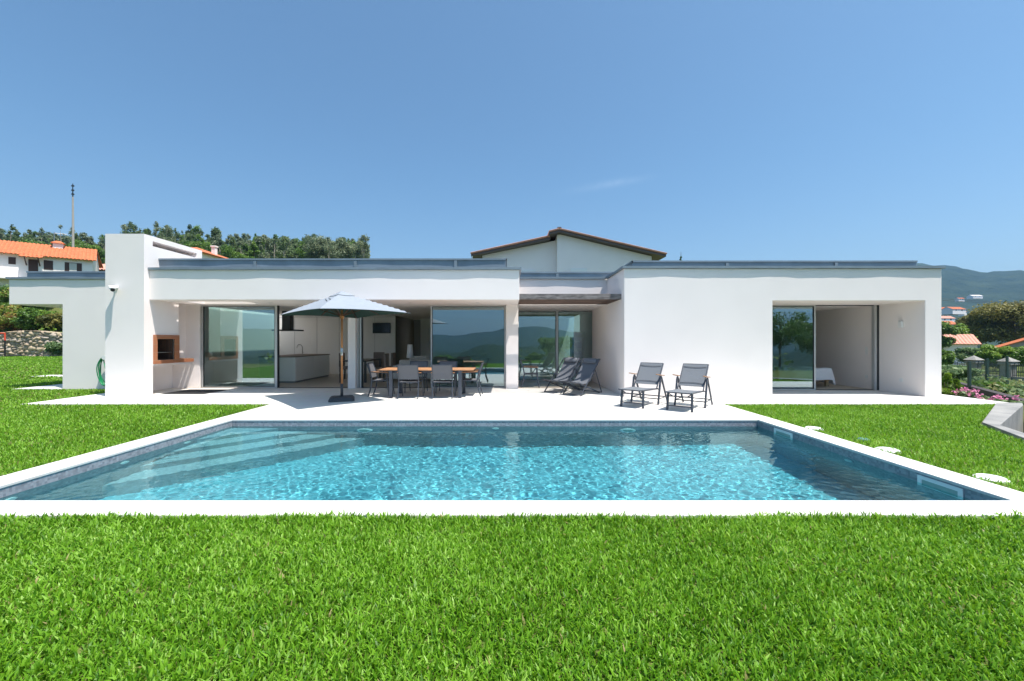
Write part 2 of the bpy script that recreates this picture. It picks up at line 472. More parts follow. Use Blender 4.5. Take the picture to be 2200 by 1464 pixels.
def hillmat():
    m, nt, b = newmat('wooded_hillside')
    b.inputs['Roughness'].default_value = 1.0; b.inputs['Specular IOR Level'].default_value = 0.0
    tc = nt.nodes.new('ShaderNodeTexCoord')
    n1 = nt.nodes.new('ShaderNodeTexNoise'); n1.inputs['Scale'].default_value = 0.012; n1.inputs['Detail'].default_value = 12; n1.inputs['Roughness'].default_value = 0.7
    nt.links.new(tc.outputs['Object'], n1.inputs['Vector'])
    r1 = nt.nodes.new('ShaderNodeValToRGB')
    r1.color_ramp.elements[0].position = 0.38; r1.color_ramp.elements[1].position = 0.68
    r1.color_ramp.elements[0].color = (0.012, 0.026, 0.014, 1); r1.color_ramp.elements[1].color = (0.04, 0.06, 0.03, 1)
    nt.links.new(n1.outputs['Fac'], r1.inputs[0]); nt.links.new(r1.outputs[0], b.inputs['Base Color'])
    bp = nt.nodes.new('ShaderNodeBump'); bp.inputs['Strength'].default_value = 1.0; bp.inputs['Distance'].default_value = 12
    n3 = nt.nodes.new('ShaderNodeTexNoise'); n3.inputs['Scale'].default_value = 0.05; n3.inputs['Detail'].default_value = 8
    nt.links.new(tc.outputs['Object'], n3.inputs['Vector'])
    nt.links.new(n3.outputs['Fac'], bp.inputs['Height']); nt.links.new(bp.outputs[0], b.inputs['Normal'])
    return m
M['hills'] = hillmat()

# ------------------------------------------------------------------ terrain
def sm(a, b, t):
    t = np.clip((t - a) / (b - a), 0, 1)
    return t*t*(3 - 2*t)

def height(x, y):
    x = np.asarray(x, float); y = np.asarray(y, float)
    r = np.hypot(x, y); az = np.degrees(np.arctan2(x, y))
    z = np.full(np.broadcast(x, y).shape, -0.03)
    # slope and hill behind, on the left
    ratio = x / np.maximum(y, 1.0)
    wl = sm(-0.18, -0.38, ratio) * (y > 0)
    climb = 2.3*sm(40.2, 40.8, y) + 6.2*sm(41, 53, y) + 0.19*np.clip(y - 53, 0, 120) - 0.05*np.clip(y - 190, 0, 400)
    z = z + wl*climb
    # drop to the right of the boundary wall
    s = (x - 13.3)*0.815 - (y - 10.7)*0.58
    s = np.where(y > 0, s, (x - 5.8))
    z = z - (1.0*sm(0.25, 2, s) + 0.75*sm(2, 9, s) + 5*sm(25, 110, s))*(y > -2)
    z = z - 0.4*sm(12.13, 12.22, x)*(y > 9.5)*(s < 0.4)
    # the valley behind the camera
    b = -y - 0.7
    z = z - (0.5*sm(0, 1.0, b) + 7*sm(1, 40, b) + 70*sm(30, 700, b))
    z = z - 12*sm(150, 420, r)*sm(-5, 25, az)*(y > 0)
    # far hills
    A = 330*sm(22, 43, az)*(1 - 0.13*sm(44, 53, az))*(1 - 0.25*sm(80, 110, az)) + 5*np.sin(az*0.5) + 4*np.sin(az*1.9) + 2*np.sin(az*5.1)
    z = z + np.where((az > 20) & (az < 115), A*sm(1100, 2700, r), 0)
    v = 78*np.exp(-((az - 44.0)/3.6)**2)*sm(420, 800, r)*(1 - 0.5*sm(850, 1300, r))
    z = z + np.where((az > 30) & (az < 60), v, 0)
    azb = np.where(az < 0, az + 360, az)
    B = 100 + 62*np.exp(-((azb-177)/8.0)**2) + 48*np.exp(-((azb-216)/13.0)**2) + 40*np.exp(-((azb-150)/9.0)**2) + 6*np.sin(azb*0.4) + 3*np.sin(azb*1.3)
    z = z + np.where((azb >= 115) & (azb < 330), B*sm(1500, 3000, r)*sm(112, 130, azb), 0)
    Nr = 56 + 12*np.sin(azb*0.31+2) + 5*np.sin(azb*0.9)
    z = z + np.where((azb >= 115) & (azb < 330), Nr*sm(420, 950, r)*(1 - 0.8*sm(1050, 1600, r))*sm(112, 130, azb), 0)
    return z

PX0, PX1, PY0, PY1 = -5.24, 4.73, 3.87, 7.85      # pool, inside the coping
def axis(fine, lo, hi, extra):
    a = list(np.arange(-fine, fine + 0.1, 1.5))
    v = fine
    step = 2.0
    while v < hi:
        v += step; step *= 1.18
        a.append(v); a.append(-v)
    a += extra
    a = sorted(set(round(t, 4) for t in a))
    return np.array([t for t in a if lo <= t <= hi])
gx = axis(24, -330, 330, [PX0, PX1, 12.12, 12.23, 12.9, 13.6] + list(np.arange(6.2, 12.1, 0.24)))
gy = axis(60, -330, 330, [PY0, PY1, -0.7, -1.2, 39.9, 40.2, 40.5, 40.8] + list(np.arange(2.6, 9.75, 0.24)))
gx = np.array([t for t in gx if not (PX0-0.3 < t < PX1+0.3) or t in (PX0, PX1)])
GX, GY = np.meshgrid(gx, gy)
GZ = height(GX, GY)
nxg = len(gx)
# the light well beside the right lawn and the pool are left open
def open_cell(cx, cy):
    return (PX0 < cx < PX1 and PY0 < cy < PY1)
faces = []
for j in range(len(gy)-1):
    for i in range(nxg-1):
        if not open_cell((gx[i]+gx[i+1])/2, (gy[j]+gy[j+1])/2):
            faces.append((j*nxg+i, j*nxg+i+1, (j+1)*nxg+i+1, (j+1)*nxg+i))
WELL = [(11.84, 9.53), (8.55, 7.2), (8.0, 6.2), (6.9, 3.4), (11.0, 3.4)]
def in_poly(x, y, poly):
    x = np.asarray(x); y = np.asarray(y)
    c = np.zeros(x.shape, bool)
    n = len(poly)
    for i in range(n):
        xa, ya = poly[i]; xb, yb = poly[(i+1) % n]
        cond = ((ya > y) != (yb > y)) & (x < (xb-xa)*(y-ya)/(yb-ya+1e-12)+xa)
        c ^= cond
    return c
GZ2 = np.where(in_poly(GX, GY, [(11.85,9.6),(8.5,7.3),(7.85,6.2),(6.5,3.1),(11,3.1)]), -2.4, GZ)
b = MB(); b.add(np.stack([GX, GY, GZ2], -1).reshape(-1, 3).tolist(), faces)
g = b.build('ground', M['ground'], smooth=True); tag(g, kind='structure')

rr = np.geomspace(290, 6500, 70); aa = np.radians(np.arange(0, 360, 0.75))
RR, AA = np.meshgrid(rr, aa, indexing='ij')
HX, HY = RR*np.sin(AA), RR*np.cos(AA)
HZ = height(HX, HY) - 0.6
na = len(aa); hf = []
for i in range(len(rr)-1):
    for j in range(na):
        j2 = (j+1) % na
        hf.append((i*na+j, (i+1)*na+j, (i+1)*na+j2, i*na+j2))
rng = np.random.default_rng(5)
HZ = HZ + rng.normal(0, 1, HZ.shape)*np.clip((RR-500)/1200, 0, 1)*3.0
b = MB(); b.add(np.stack([HX, HY, HZ], -1).reshape(-1, 3).tolist(), hf)
tag(b.build('hills', M['hills'], smooth=True), kind='structure')

# ------------------------------------------------------------------ terrace and paths
b = MB()
TX0, TX1 = -11.5, 12.1
CX0, CX1, CY0, CY1 = -5.6, 5.08, 3.55, 8.2       # coping outline
b.lattice([TX0, CX0, CX1, TX1], [CY1, 9.76, 13.08, 15.28, 17.0], [-0.5, 0.0],
          lambda x, y, z: (y > 9.76 or CX0 < x < CX1) and (y < 13.08 or x > 11 or CX0 < x < CX1))
tag(b.build('terrace', M['paving']), kind='structure')
b = MB(); b.box(-15.4, -13.97, 12.85, 24, -0.08, -0.002)
tag(b.build('side_path', M['paving']), kind='structure')
b = MB(); b.box(-20.1, -15.65, 17.45, 18.2, -0.08, -0.01)
tag(b.build('garden_path', M['paving']), kind='structure')

# ------------------------------------------------------------------ swimming pool
pool = thing('swimming_pool', 'long rectangular pool with pale stone coping and blue grey mosaic', 'pool', (-0.25, 5.86, 0))
ZB = -1.55
b = MB()
b.lattice([PX0-0.2, PX0, PX1, PX1+0.2], [PY0-0.2, PY0, PY1, PY1+0.2], [ZB-0.2, ZB, -0.03],
          lambda x, y, z: not (PX0 < x < PX1 and PY0 < y < PY1 and z > ZB))
basin = b.build('basin', M['mosaic'], pool, world=True)
b = MB()
b.lattice([CX0, PX0+0.008, PX1-0.008, CX1], [CY0, PY0+0.01, PY1-0.008, CY1-0.002], [-0.03, 0.004],
          lambda x, y, z: not (PX0 < x < PX1 and PY0 < y < PY1))
b.build('coping', M['coping_stone'], pool, world=True, bevel=0.006)
b = MB(); b.box(PX0+0.002, PX1-0.002, PY0+0.002, PY1-0.002, ZB+0.0005, ZB+0.005)
recv = [basin, b.build('basin_floor', M['mosaic_floor'], pool, world=True)]
for k, (L, zt) in enumerate(((0.88, -0.3), (1.42, -0.55), (1.96, -0.8), (2.5, -1.05))):
    b = MB()
    x0, y1 = PX0 + 0.001*k, PY1 - 0.001*k
    b.prism([(x0, y1), (x0, y1-L), (x0+L, y1)], ZB+0.006, zt)
    recv.append(b.build('step', M['mosaic_step'], pool, world=True))
for y0, y1 in ((6.88, 7.36), (4.30, 4.78)):
    b = MB(); x = PX1
    b.lattice([x-0.012, x-0.002], [y0, y0+0.05, y1-0.05, y1], [-0.24, -0.2, -0.085, -0.045], lambda a, c, d: not (y0+0.05 < c < y1-0.05 and -0.2 < d < -0.085))
    sk = b.build('skimmer', M['pool_white'], pool, world=True)
    b = MB(); b.box(x-0.006, x-0.003, y0+0.05, y1-0.05, -0.2, -0.085); b.build('flap', M['flap'], sk, world=True)
def disc(cx, cy, cz, r, nrm, name, mat, parent, t=0.02, world=True):
    b = MB(); n = Vector(nrm).normalized()
    p = Vector((cx, cy, cz))
    b.tube([p, p + n*t*0.6, p + n*t], [r, r, r*0.8], 20)
    return b.build(name, mat, parent, world=world)
for x in (-2.72, 2.26):
    l = disc(x, PY1-0.003, -0.45, 0.15, (0, -1, 0), 'pool_light', M['pool_white'], pool, 0.03)
    disc(x, PY1-0.036, -0.45, 0.095, (0, -1, 0), 'lens', M['flap'], l, 0.012)
for x, y, nx_, ny_ in ((-0.24, PY1-0.003, 0, -1), (PX0+0.003, 6.75, 1, 0), (PX0+0.003, 5.65, 1, 0), (PX0+0.003, 4.35, 1, 0), (PX1-0.003, 5.75, -1, 0)):
    disc(x, y, -0.29, 0.065, (nx_, ny_, 0), 'inlet', M['pool_white'], pool, 0.02)

WZ = -0.128
nx, ny = 1300, 520
XX, YY = np.meshgrid(np.linspace(PX0, PX1, nx), np.linspace(PY0, PY1, ny))
rng = np.random.default_rng(3)
ZZ = np.zeros_like(XX)
for k in range(64):
    lam = rng.uniform(0.05, 0.17) if k % 8 else rng.uniform(0.25, 0.5); a = rng.uniform(0, 2*math.pi); ph = rng.uniform(0, 6.28)
    ZZ += 0.00036*(lam/0.3)**1.4*(0.45 if lam > 0.2 else 1)*np.sin(2*math.pi/lam*(XX*math.cos(a)+YY*math.sin(a))+ph)
calm = 0.28 + 0.72*sm(-5.0, -1.2, XX + 0.6*(6-YY))
ZZ = WZ + ZZ*calm
V = np.stack([XX, YY, ZZ], -1).reshape(-1, 3)
ii = (np.arange(ny-1)[:, None]*nx + np.arange(nx-1)[None, :]).ravel()
loops = np.stack([ii, ii+1, ii+nx+1, ii+nx], -1).ravel()
wat = np_mesh('water', V, loops, np.arange(len(ii))*4, M['water'], smooth=True)
tag(wat, kind='structure')
wat.cycles.is_caustics_caster = True
for o in recv + [c for c in COL.objects if c.name.split('.')[0] in ('pool_light', 'lens', 'skimmer', 'flap', 'inlet')]:
    o.cycles.is_caustics_receiver = True

for x, y in ((5.25, 7.12), (5.24, 5.72), (5.30, 4.55)):
    o = disc(x, y, -0.036, 0.14, (0, 0, 1), 'skimmer_lid', M['white_plastic'], None, 0.042)
    w = {7.12: 'white round plastic lid in the right lawn, nearest the terrace', 5.72: 'white round plastic lid in the right lawn, half covered by grass beside the coping',
         4.55: 'white round plastic lid in the right lawn, nearest the viewer'}[y]
    tag(o, w, 'lid', 'round lids in the lawn beside the pool')
o = disc(5.42, 6.32, -0.028, 0.075, (0, 0, 1), 'valve_cover', pmat('teal_plastic', (0.08, 0.2, 0.2), 0.6), None, 0.035)
tag(o, 'small teal valve cover sunk in the grass between the round white lids', 'cover')

# ------------------------------------------------------------------ villa
villa = thing('villa', 'long low white flat-roofed villa with zinc roof edges behind the pool', 'house', (0, 15.0, 0))
def part(b, name, mat, parent=villa, **k):
    return b.build(name, mat, parent, world=True, **k)
ZS, ZT = 2.61, 3.42        # soffit, top of the white fascia
# right wing
b = MB(); RWX0, RWX1, RWY = 3.09, 11.56, 11.05
OX0, OX1, OZ, GY2 = 7.05, 11.12, 2.565, 12.42
b.lattice([RWX0, 3.4, OX0, OX1, RWX1], [RWY, GY2+0.1, 17.6, 17.9], [0, OZ, ZT],
          lambda x, y, z: z > OZ or x < 3.4 or x > OX1 or (y < GY2+0.1 and x < OX0) or y > 17.6)
part(b, 'wall', M['plaster'], bevel=0.012)
# canopy over the terrace, with a slatted roof slot above the barbecue
b = MB(); CAX0, CAX1, CAY = -9.758, 0.30, 11.26
SLX = [-9.74, -9.65, -9.60, -9.51, -9.46, -9.37, -9.32, -7.50]
xs = [CAX0] + SLX + [CAX1]
slat_cells = {1, 3, 5}
def canopy_fill(x, y, z):
    if 11.80 < y < 12.70 and -9.74 < x < -7.50:
        for i in range(len(SLX)-1):
            if SLX[i] < x < SLX[i+1]:
                return i in slat_cells and z < 2.85
        return False
    return True
b.lattice(xs, [CAY, 11.80, 12.70, 13.12, 24.2], [ZS, 2.85, ZT], canopy_fill)
part(b, 'canopy', M['plaster'], bevel=0.008)
# the left wing with its cantilever
b = MB()
b.lattice([-15.62, -13.95, -10.802], [12.96, 24.0], [-0.03, 2.63, ZT], lambda x, y, z: z > 2.63 or x > -13.95)
part(b, 'wall', M['plaster'], bevel=0.012)
# chimney block that also holds the barbecue niche
CHX0, CHX1, CHY0, CHY1, CHZ = -10.80, -9.76, 11.10, 13.20, 4.36
def ch_fill(x, y, z):
    if 4.09 < z < 4.23 and 11.37 < y < 12.98 and x > -10.6: return False
    if z < 0.80 and 11.38 < y < 13.1 and x > -10.62: return False
    if 0.80 < z < 0.95 and 11.38 < y < 13.1 and x > -10.62: return y < 12.83
    if 0.95 < z < 2.62:
        if 12.27 < y < 13.1 and x > -10.2: return False
        if 11.50 < y < 12.10 and 0.95 < z < 1.545 and x > -10.45: return False
    return True
b = MB()
b.lattice([CHX0, -10.62, -10.6, -10.45, -10.2, CHX1], [CHY0, 11.37, 11.38, 11.50, 12.10, 12.27, 12.83, 12.98, 13.1, CHY1],
          [-0.03, 0.80, 0.95, 1.545, 2.62, 4.09, 4.23, CHZ], ch_fill)
part(b, 'chimney', M['plaster'])
# recess fascia, back walls
b = MB(); b.box(CAX1+0.001, RWX0-0.001, 12.95, 15.40, 2.615, ZT); part(b, 'fascia', M['plaster'])
b = MB(); b.box(-0.07, 0.31, 12.87, 13.25, 0, ZS-0.001); b.box(0.02, 0.31, 13.25, 15.42, 0, ZS-0.001); part(b, 'pillar', M['plaster'], bevel=0.008)
b = MB(); b.box(-5.03, -4.79, 12.98, 13.35, 0, ZS-0.001); part(b, 'pillar', M['plaster'], bevel=0.008)
b = MB(); b.box(3.16, 3.20, 13.35, 15.4, 0, 2.614); b.box(3.088, 3.16, 13.32, 13.36, 0, 2.614); part(b, 'reveal', M['plaster'])
b = MB(); b.box(-10.8, -9.76, 13.2, 13.5, 0, ZS-0.001); b.box(-10.8, -10.5, 13.5, 18.6, 0, ZS-0.001); part(b, 'inner_wall', M['inner_wall'])
# interior of the living wing
b = MB(); b.box(-10.5, 3.08, 13.0, 24.0, -0.06, 0.003); part(b, 'inner_floor', M['inner_floor'])
b = MB(); b.box(3.4, 11.12, 12.44, 17.6, -0.06, 0.012); part(b, 'inner_floor', pmat('bedroom_floor', (0.52, 0.43, 0.32), 0.4, var=0.06, vscale=4, stretch=(1, 6, 1)))
b = MB(); b.box(-10.5, -5.08, 18.62, 24.0, 0.003, ZS-0.001)
cab = part(b, 'cupboard_wall', M['cabinet'])
b = MB()
for x in (-9.6, -8.6, -7.6, -6.85, -6.0): b.box(x-0.004, x+0.004, 18.612, 18.622, 0.1, 2.55)
b.box(-10.5, -5.08, 18.612, 18.622, 2.55, 2.562)
part(b, 'gap_line', M['grey_wall'], cab)
b = MB(); b.box(-5.079, -5.05, 18.66, 22.2, 0.003, ZS-0.001); part(b, 'wood_panel', M['dark_wood'])
b = MB(); b.box(-5.08, -4.35, 22.2, 22.4, 0.003, ZS-0.001); part(b, 'inner_wall', M['grey_wall'])
b = MB(); b.box(-4.45, 3.08, 21.0, 21.3, 0.003, ZS-0.001); part(b, 'inner_wall', M['inner_wall'])
b = MB(); b.box(0.35, 3.08, 15.42, 21.0, ZS, ZT-0.03); part(b, 'ceiling', M['inner_wall'])
# zinc edges: a projecting lip on each white fascia and a set-back upstand behind it
rz = np.random.default_rng(11)
def lip_strip(p, q, out, z0, z1, depth, seed):
    """wavy metal edge from p to q, out = outward unit vector"""
    n = max(3, int((Vector(q)-Vector(p)).length/0.12))
    ph = rz.uniform(0, 6.28, 4)
    A = []
    for i in range(n+1):
        t = i/n; c = Vector(p).lerp(Vector(q), t)
        s = c.x + c.y
        w = 0.0028*math.sin(s*2.1+ph[0]) + 0.0022*math.sin(s*4.3+ph[1]) + 0.001*math.sin(s*9.7+ph[2])
        A.append((c + Vector(out)*(0.052 + w), c - Vector(out)*depth, 0.003*math.sin(s*3+ph[3])))
    vs, fs = [], []
    for o_, i_, dz in A:
        vs += [(o_.x, o_.y, z0+dz), (o_.x, o_.y, z1+dz), (i_.x, i_.y, z1), (i_.x, i_.y, z0)]
    for i in range(n):
        for k in range(4):
            k2 = (k+1) % 4
            fs.append((4*i+k, 4*(i+1)+k, 4*(i+1)+k2, 4*i+k2))
    fs.append((0, 1, 2, 3)); fs.append(tuple(4*n+k for k in (3, 2, 1, 0)))
    return vs, fs
def zinc_edge(front, z, name='roof_edge'):
    b = MB()
    for p, q, out in front:
        b.add(*lip_strip((p[0], p[1], 0), (q[0], q[1], 0), (out[0], out[1], 0), z, z+0.062, 0.35, 0))
    return part(b, name, M['zinc_lip'])
zinc_edge([((CAX0-0.10, CAY), (CAX1+0.052, CAY), (0, -1)), ((CAX1, CAY+0.002), (CAX1, 12.93), (1, 0))], ZT+0.001)
zinc_edge([((CAX1+0.06, 12.95), (RWX0-0.06, 12.95), (0, -1))], ZT+0.001)
zinc_edge([((RWX0-0.052, RWY), (RWX1+0.052, RWY), (0, -1)), ((RWX0, RWY+0.002), (RWX0, 12.93), (-1, 0)), ((RWX1, RWY+0.002), (RWX1, 17.9), (1, 0))], ZT+0.001)
zinc_edge([((-15.62-0.052, 12.96), (-10.81, 12.96), (0, -1)), ((-15.62, 12.962), (-15.62, 24), (-1, 0))], ZT+0.001)
def upstand(segs, z0, z1, seams):
    b = MB()
    for p, q, out in segs:
        n = max(4, int((Vector((*q, 0))-Vector((*p, 0))).length/0.15))
        ph = rz.uniform(0, 6.28, 3)
        rows = []
        for zz, extra in ((z0, 0), (z1-0.05, 0.0), (z1-0.045, 0.03), (z1, 0.03), (z1, -0.25)):
            row = []
            for i in range(n+1):
                t = i/n; x = p[0]+(q[0]-p[0])*t; y = p[1]+(q[1]-p[1])*t; s_ = x+y
                w = (0.007*math.sin(s_*1.7+ph[0])+0.005*math.sin(s_*3.6+ph[1])) * (1 if extra == 0 else 0.5)
                e = extra + (w if extra >= 0 else 0)
                row.append((x+out[0]*e, y+out[1]*e, zz))
            rows.append(row)
        vs = [pt for r_ in rows for pt in r_]; m = n+1
        fs = [(a*m+i, a*m+i+1, (a+1)*m+i+1, (a+1)*m+i) for a in range(len(rows)-1) for i in range(n)]
        b.add(vs, fs)
    up = part(b, 'roof_upstand', M['zinc'], smooth=False)
    if seams:
        for x, y in seams:
            b = MB()
            b.box(x-0.012, x+0.07, y-0.026, y+0.03, z0, z1-0.055)
            part(b, 'seam', M['zinc_lip'], up)
    return up
upstand([((CHX1+0.001, 11.58), (-0.07, 11.58), (0, -1)), ((-0.07, 11.58), (-0.07, 13.0), (1, 0))], ZT+0.063, 3.79, [(-7.1, 11.58), (-4.3, 11.58), (-1.5, 11.58)])
upstand([((-0.05, 13.30), (3.42, 13.30), (0, -1))], ZT+0.063, 3.70, [(1.55, 13.30)])
upstand([((3.43, 11.42), (11.25, 11.42), (0, -1)), ((3.43, 13.28), (3.43, 11.42), (-1, 0)), ((11.25, 11.42), (11.25, 17.5), (1, 0))], ZT+0.063, 3.70, [(6.0, 11.42), (9.0, 11.42)])
upstand([((-15.45, 13.30), (-10.81, 13.30), (0, -1)), ((-15.45, 24), (-15.45, 13.3), (-1, 0))], ZT+0.063, 3.72, [(-12.6, 13.30)])
b = MB(); b.box(-9.7, 0.2, 12.75, 24, ZT+0.064, 3.5); b.box(3.5, 11.2, 11.5, 17.6, ZT+0.064, 3.5); b.box(0.25, 3.45, 13.4, 24, ZT+0.064, 3.5); b.box(-15.4, -10.9, 13.4, 24, ZT+0.064, 3.5)
part(b, 'roof', M['zinc_lip'])
# sliding glass doors
def sliding(x0, x1, y, z0, z1, posts=(True, True), dark=False):
    b = MB(); w = 0.045
    if posts[0]: b.box(x0, x0+w, y-0.03, y+0.03, z0, z1)
    if posts[1]: b.box(x1-w, x1, y-0.03, y+0.03, z0, z1)
    b.box(x0+w, x1-w, y-0.025, y+0.025, z0, z0+0.03)
    b.box(x0+w, x1-w, y-0.025, y+0.025, z1-0.03, z1)
    d = part(b, 'sliding_door', M['alu'])
    b = MB(); b.box(x0+w+0.001, x1-w-0.001, y-0.005, y+0.005, z0+0.031, z1-0.031); part(b, 'pane', M['glass'], d)
    b = MB(); g_ = 0.014
    b.box(x0+w, x0+w+g_, y-0.028, y-0.006, z0+0.03, z1-0.03); b.box(x1-w-g_, x1-w, y-0.028, y-0.006, z0+0.03, z1-0.03)
    b.box(x0+w+g_, x1-w-g_, y-0.028, y-0.006, z0+0.03, z0+0.045); b.box(x0+w+g_, x1-w-g_, y-0.028, y-0.006, z1-0.045, z1-0.03)
    part(b, 'gasket', M['alu_dark'], d)
    return d
sliding(-9.72, -7.36, 13.16, 0.004, ZS-0.002)
sliding(-2.46, -0.08, 13.16, 0.004, ZS-0.002)
sliding(0.32, 1.80, 15.34, 0.004, ZS-0.002)
sliding(1.79, 3.15, 15.27, 0.004, ZS-0.002)
sliding(OX0+0.002, 9.24, GY2+0.06, 0.014, OZ-0.002)
for x0, x1 in ((-7.355, -7.31), (-4.79, -4.73), (-4.70, -4.65)):
    b = MB(); b.box(x0, x1, 13.10, 13.22, 0.004, ZS-0.002); part(b, 'door_jamb', M['alu'])
b = MB(); b.box(10.98, 11.05, GY2+0.0, GY2+0.1, 0.014, OZ-0.002); part(b, 'door_jamb', M['alu'])
for q in ((-7.31, -7.29, 13.10, 13.2, 0.004, ZS-0.002), (-4.65, -4.62, 13.10, 13.2, 0.004, ZS-0.002), (11.055, 11.118, GY2, GY2+0.1, 0.014, OZ-0.002),
          (-7.29, -5.03, 13.12, 13.18, 0.004, 0.016), (-4.62, -2.46, 13.12, 13.18, 0.004, 0.016),
          (9.24, 10.98, GY2+0.03, GY2+0.08, 0.0145, 0.03), (9.24, 10.98, GY2+0.03, GY2+0.08, OZ-0.025, OZ-0.003)):
    b = MB(); b.box(*q); part(b, 'door_track', M['alu_dark'])
# recessed downlights in the soffit
for x in (-7.0, -2.9, -0.9, -5.4):
    disc(x, 12.2, ZS-0.001, 0.06, (0, 0, -1), 'downlight', M['alu'], villa, 0.006)
# pergola slats in the recess
b = MB(); b.box(CAX1+0.002, CAX1+0.045, 11.35, 12.94, 2.63, 2.77); per = part(b, 'pergola', M['wood_brown'])
b = MB(); b.box(RWX0-0.045, RWX0-0.002, 11.36, 12.94, 2.63, 2.77); part(b, 'wall_rail', M['wood_brown'], per)
for i in range(9):
    y = 11.30 + i*0.195
    b = MB()
    if i == 0: b.box(CAX1+0.003, RWX0-0.30, y, y+0.045, 2.625, 2.775); b.box(RWX0-0.30+0.002, RWX0-0.004, y+0.008, y+0.05, 2.622, 2.772)
    else: b.box(CAX1+0.046, RWX0-0.046, y, y+0.045, 2.625, 2.765)
    part(b, 'slat', M['wood_grey'] if i == 0 else M['wood_brown'], per, bevel=0.004)
# switches and sockets
for x, y, z, nx_, ny_ in ((0.335, 13.9, 2.05, 1, 0),):
    b = MB(); b.box(0.311, 0.33, 13.0, 13.08, 1.92, 2.1); part(b, 'alarm_box', M['white_plastic'])
def plate(x, y, z, w, h, n_):
    b = MB()
    if n_ == 'y': b.box(x-w/2, x+w/2, y-0.012, y, z-h/2, z+h/2)
    else: b.box(x-0.012, x, y-w/2, y+w/2, z-h/2, z+h/2)
    return part(b, 'switch_plate', M['white_plastic'])
plate(-5.65, 18.62, 1.18, 0.12, 0.16, 'y'); plate(-5.42, 18.62, 1.18, 0.12, 0.16, 'y')
plate(OX1-0.001, 12.85, 1.18, 0.085, 0.24, 'x'); plate(OX1-0.001, 12.85, 0.38, 0.085, 0.09, 'x'); plate(OX1-0.001, 11.72, 0.38, 0.1, 0.1, 'x')
wl = thing('wall_light', 'white square wall light on the bedroom recess side wall', 'wall light', (OX1-0.001, 11.70, 1.95))
b = MB(); b.box(-0.07, -0.001, -0.055, 0.055, -0.09, 0.09); b.build('lamp_body', M['white_plastic'], wl, bevel=0.01)
b = MB(); b.box(-0.085, -0.001, -0.02, 0.02, 0.092, 0.11); b.build('bracket', M['alu'], wl)

# ------------------------------------------------------------------ barbecue in the niche
bbq = thing('barbecue', 'built-in orange brick barbecue in the niche of the white chimney', 'barbecue', (-10.1, 11.9, 0.95))
b = MB()
b.lattice([-9.78, -9.735], [11.382, 11.50, 12.10, 12.268, 12.828], [0.85, 0.95, 1.545, 1.655],
          lambda x, y, z: (z < 0.95) or (y < 12.27 and not (11.50 < y < 12.10 and z < 1.545)))
part(b, 'brick_frame', M['brick'], bbq)
b = MB(); b.box(-10.198, -9.78, 12.275, 12.828, 0.951, 0.957); part(b, 'counter', M['brick'], bbq)
b = MB(); x0 = -10.448
b.box(x0, x0+0.02, 11.502, 12.098, 0.952, 1.543); b.box(x0+0.021, -9.782, 11.502, 11.52, 0.952, 1.543); b.box(x0+0.021, -9.782, 12.08, 12.098, 0.952, 1.543)
b.box(x0+0.021, -9.782, 11.521, 12.079, 0.952, 0.965)
part(b, 'firebox', M['brick_soot'], bbq)
b = MB()
for k in range(14):
    y = 11.54 + k*0.04
    b.tube([(-10.40, y, 1.16), (-9.80, y, 1.16)], 0.004, 6)
b.tube([(-9.81, 11.53, 1.16), (-9.81, 12.07, 1.16)], 0.007, 6)
part(b, 'grill', M['steel'], bbq)
pot = thing('cooking_pot', 'small steel pot standing on the brick counter beside the barbecue', 'pot', (-10.02, 12.46, 0.957))
b = MB(); b.lathe([(0.10, 0.0), (0.115, 0.02), (0.115, 0.13), (0.12, 0.14), (0.10, 0.14), (0.10, 0.03)], 20); b.build('pot_body', M['steel'], pot, smooth=True)
b = MB(); b.lathe([(0.11, 0.142), (0.08, 0.16), (0.02, 0.17), (0.02, 0.19)], 20); b.build('lid', M['steel'], pot, smooth=True)
b = MB(); b.box(-9.72, -8.5, 11.55, 12.62, 0.0005, 0.012)
tag(b.build('floor_mat', M['mat'], bevel=0.003), 'dark slate coloured mat on the terrace in front of the barbecue', 'mat')

# ------------------------------------------------------------------ hose and camera
hose = thing('garden_hose', 'green coiled garden hose hanging on the white wall beside the chimney', 'hose', (-12.44, 12.9, 0.68))
b = MB()
pts = []
rh = random.Random(4)
for k in range(5*26):
    t = 2*math.pi*k/26; w = 0.21 + 0.02*math.sin(k*0.37); hgt = 0.40 + 0.03*math.sin(k*0.21+1)
    x = w*math.sin(t); z = hgt*math.cos(t)*(1.0 if math.cos(t) > 0 else 1.15) - 0.08
    pts.append((x, -0.05 - 0.022*(k//26) + 0.01*math.sin(k), z))
pts += [(0.1, -0.1, -0.5), (0.12, -0.08, -0.72)]
b.tube(pts, 0.014, 7); b.build('coil', M['hose'], hose, smooth=True)
b = MB(); b.tube([(0, 0.055, 0.30), (0, -0.16, 0.30)], 0.035, 12); b.tube([(0, -0.15, 0.30), (0, -0.165, 0.30)], 0.07, 12); b.build('wall_hook', M['white_plastic'], hose)

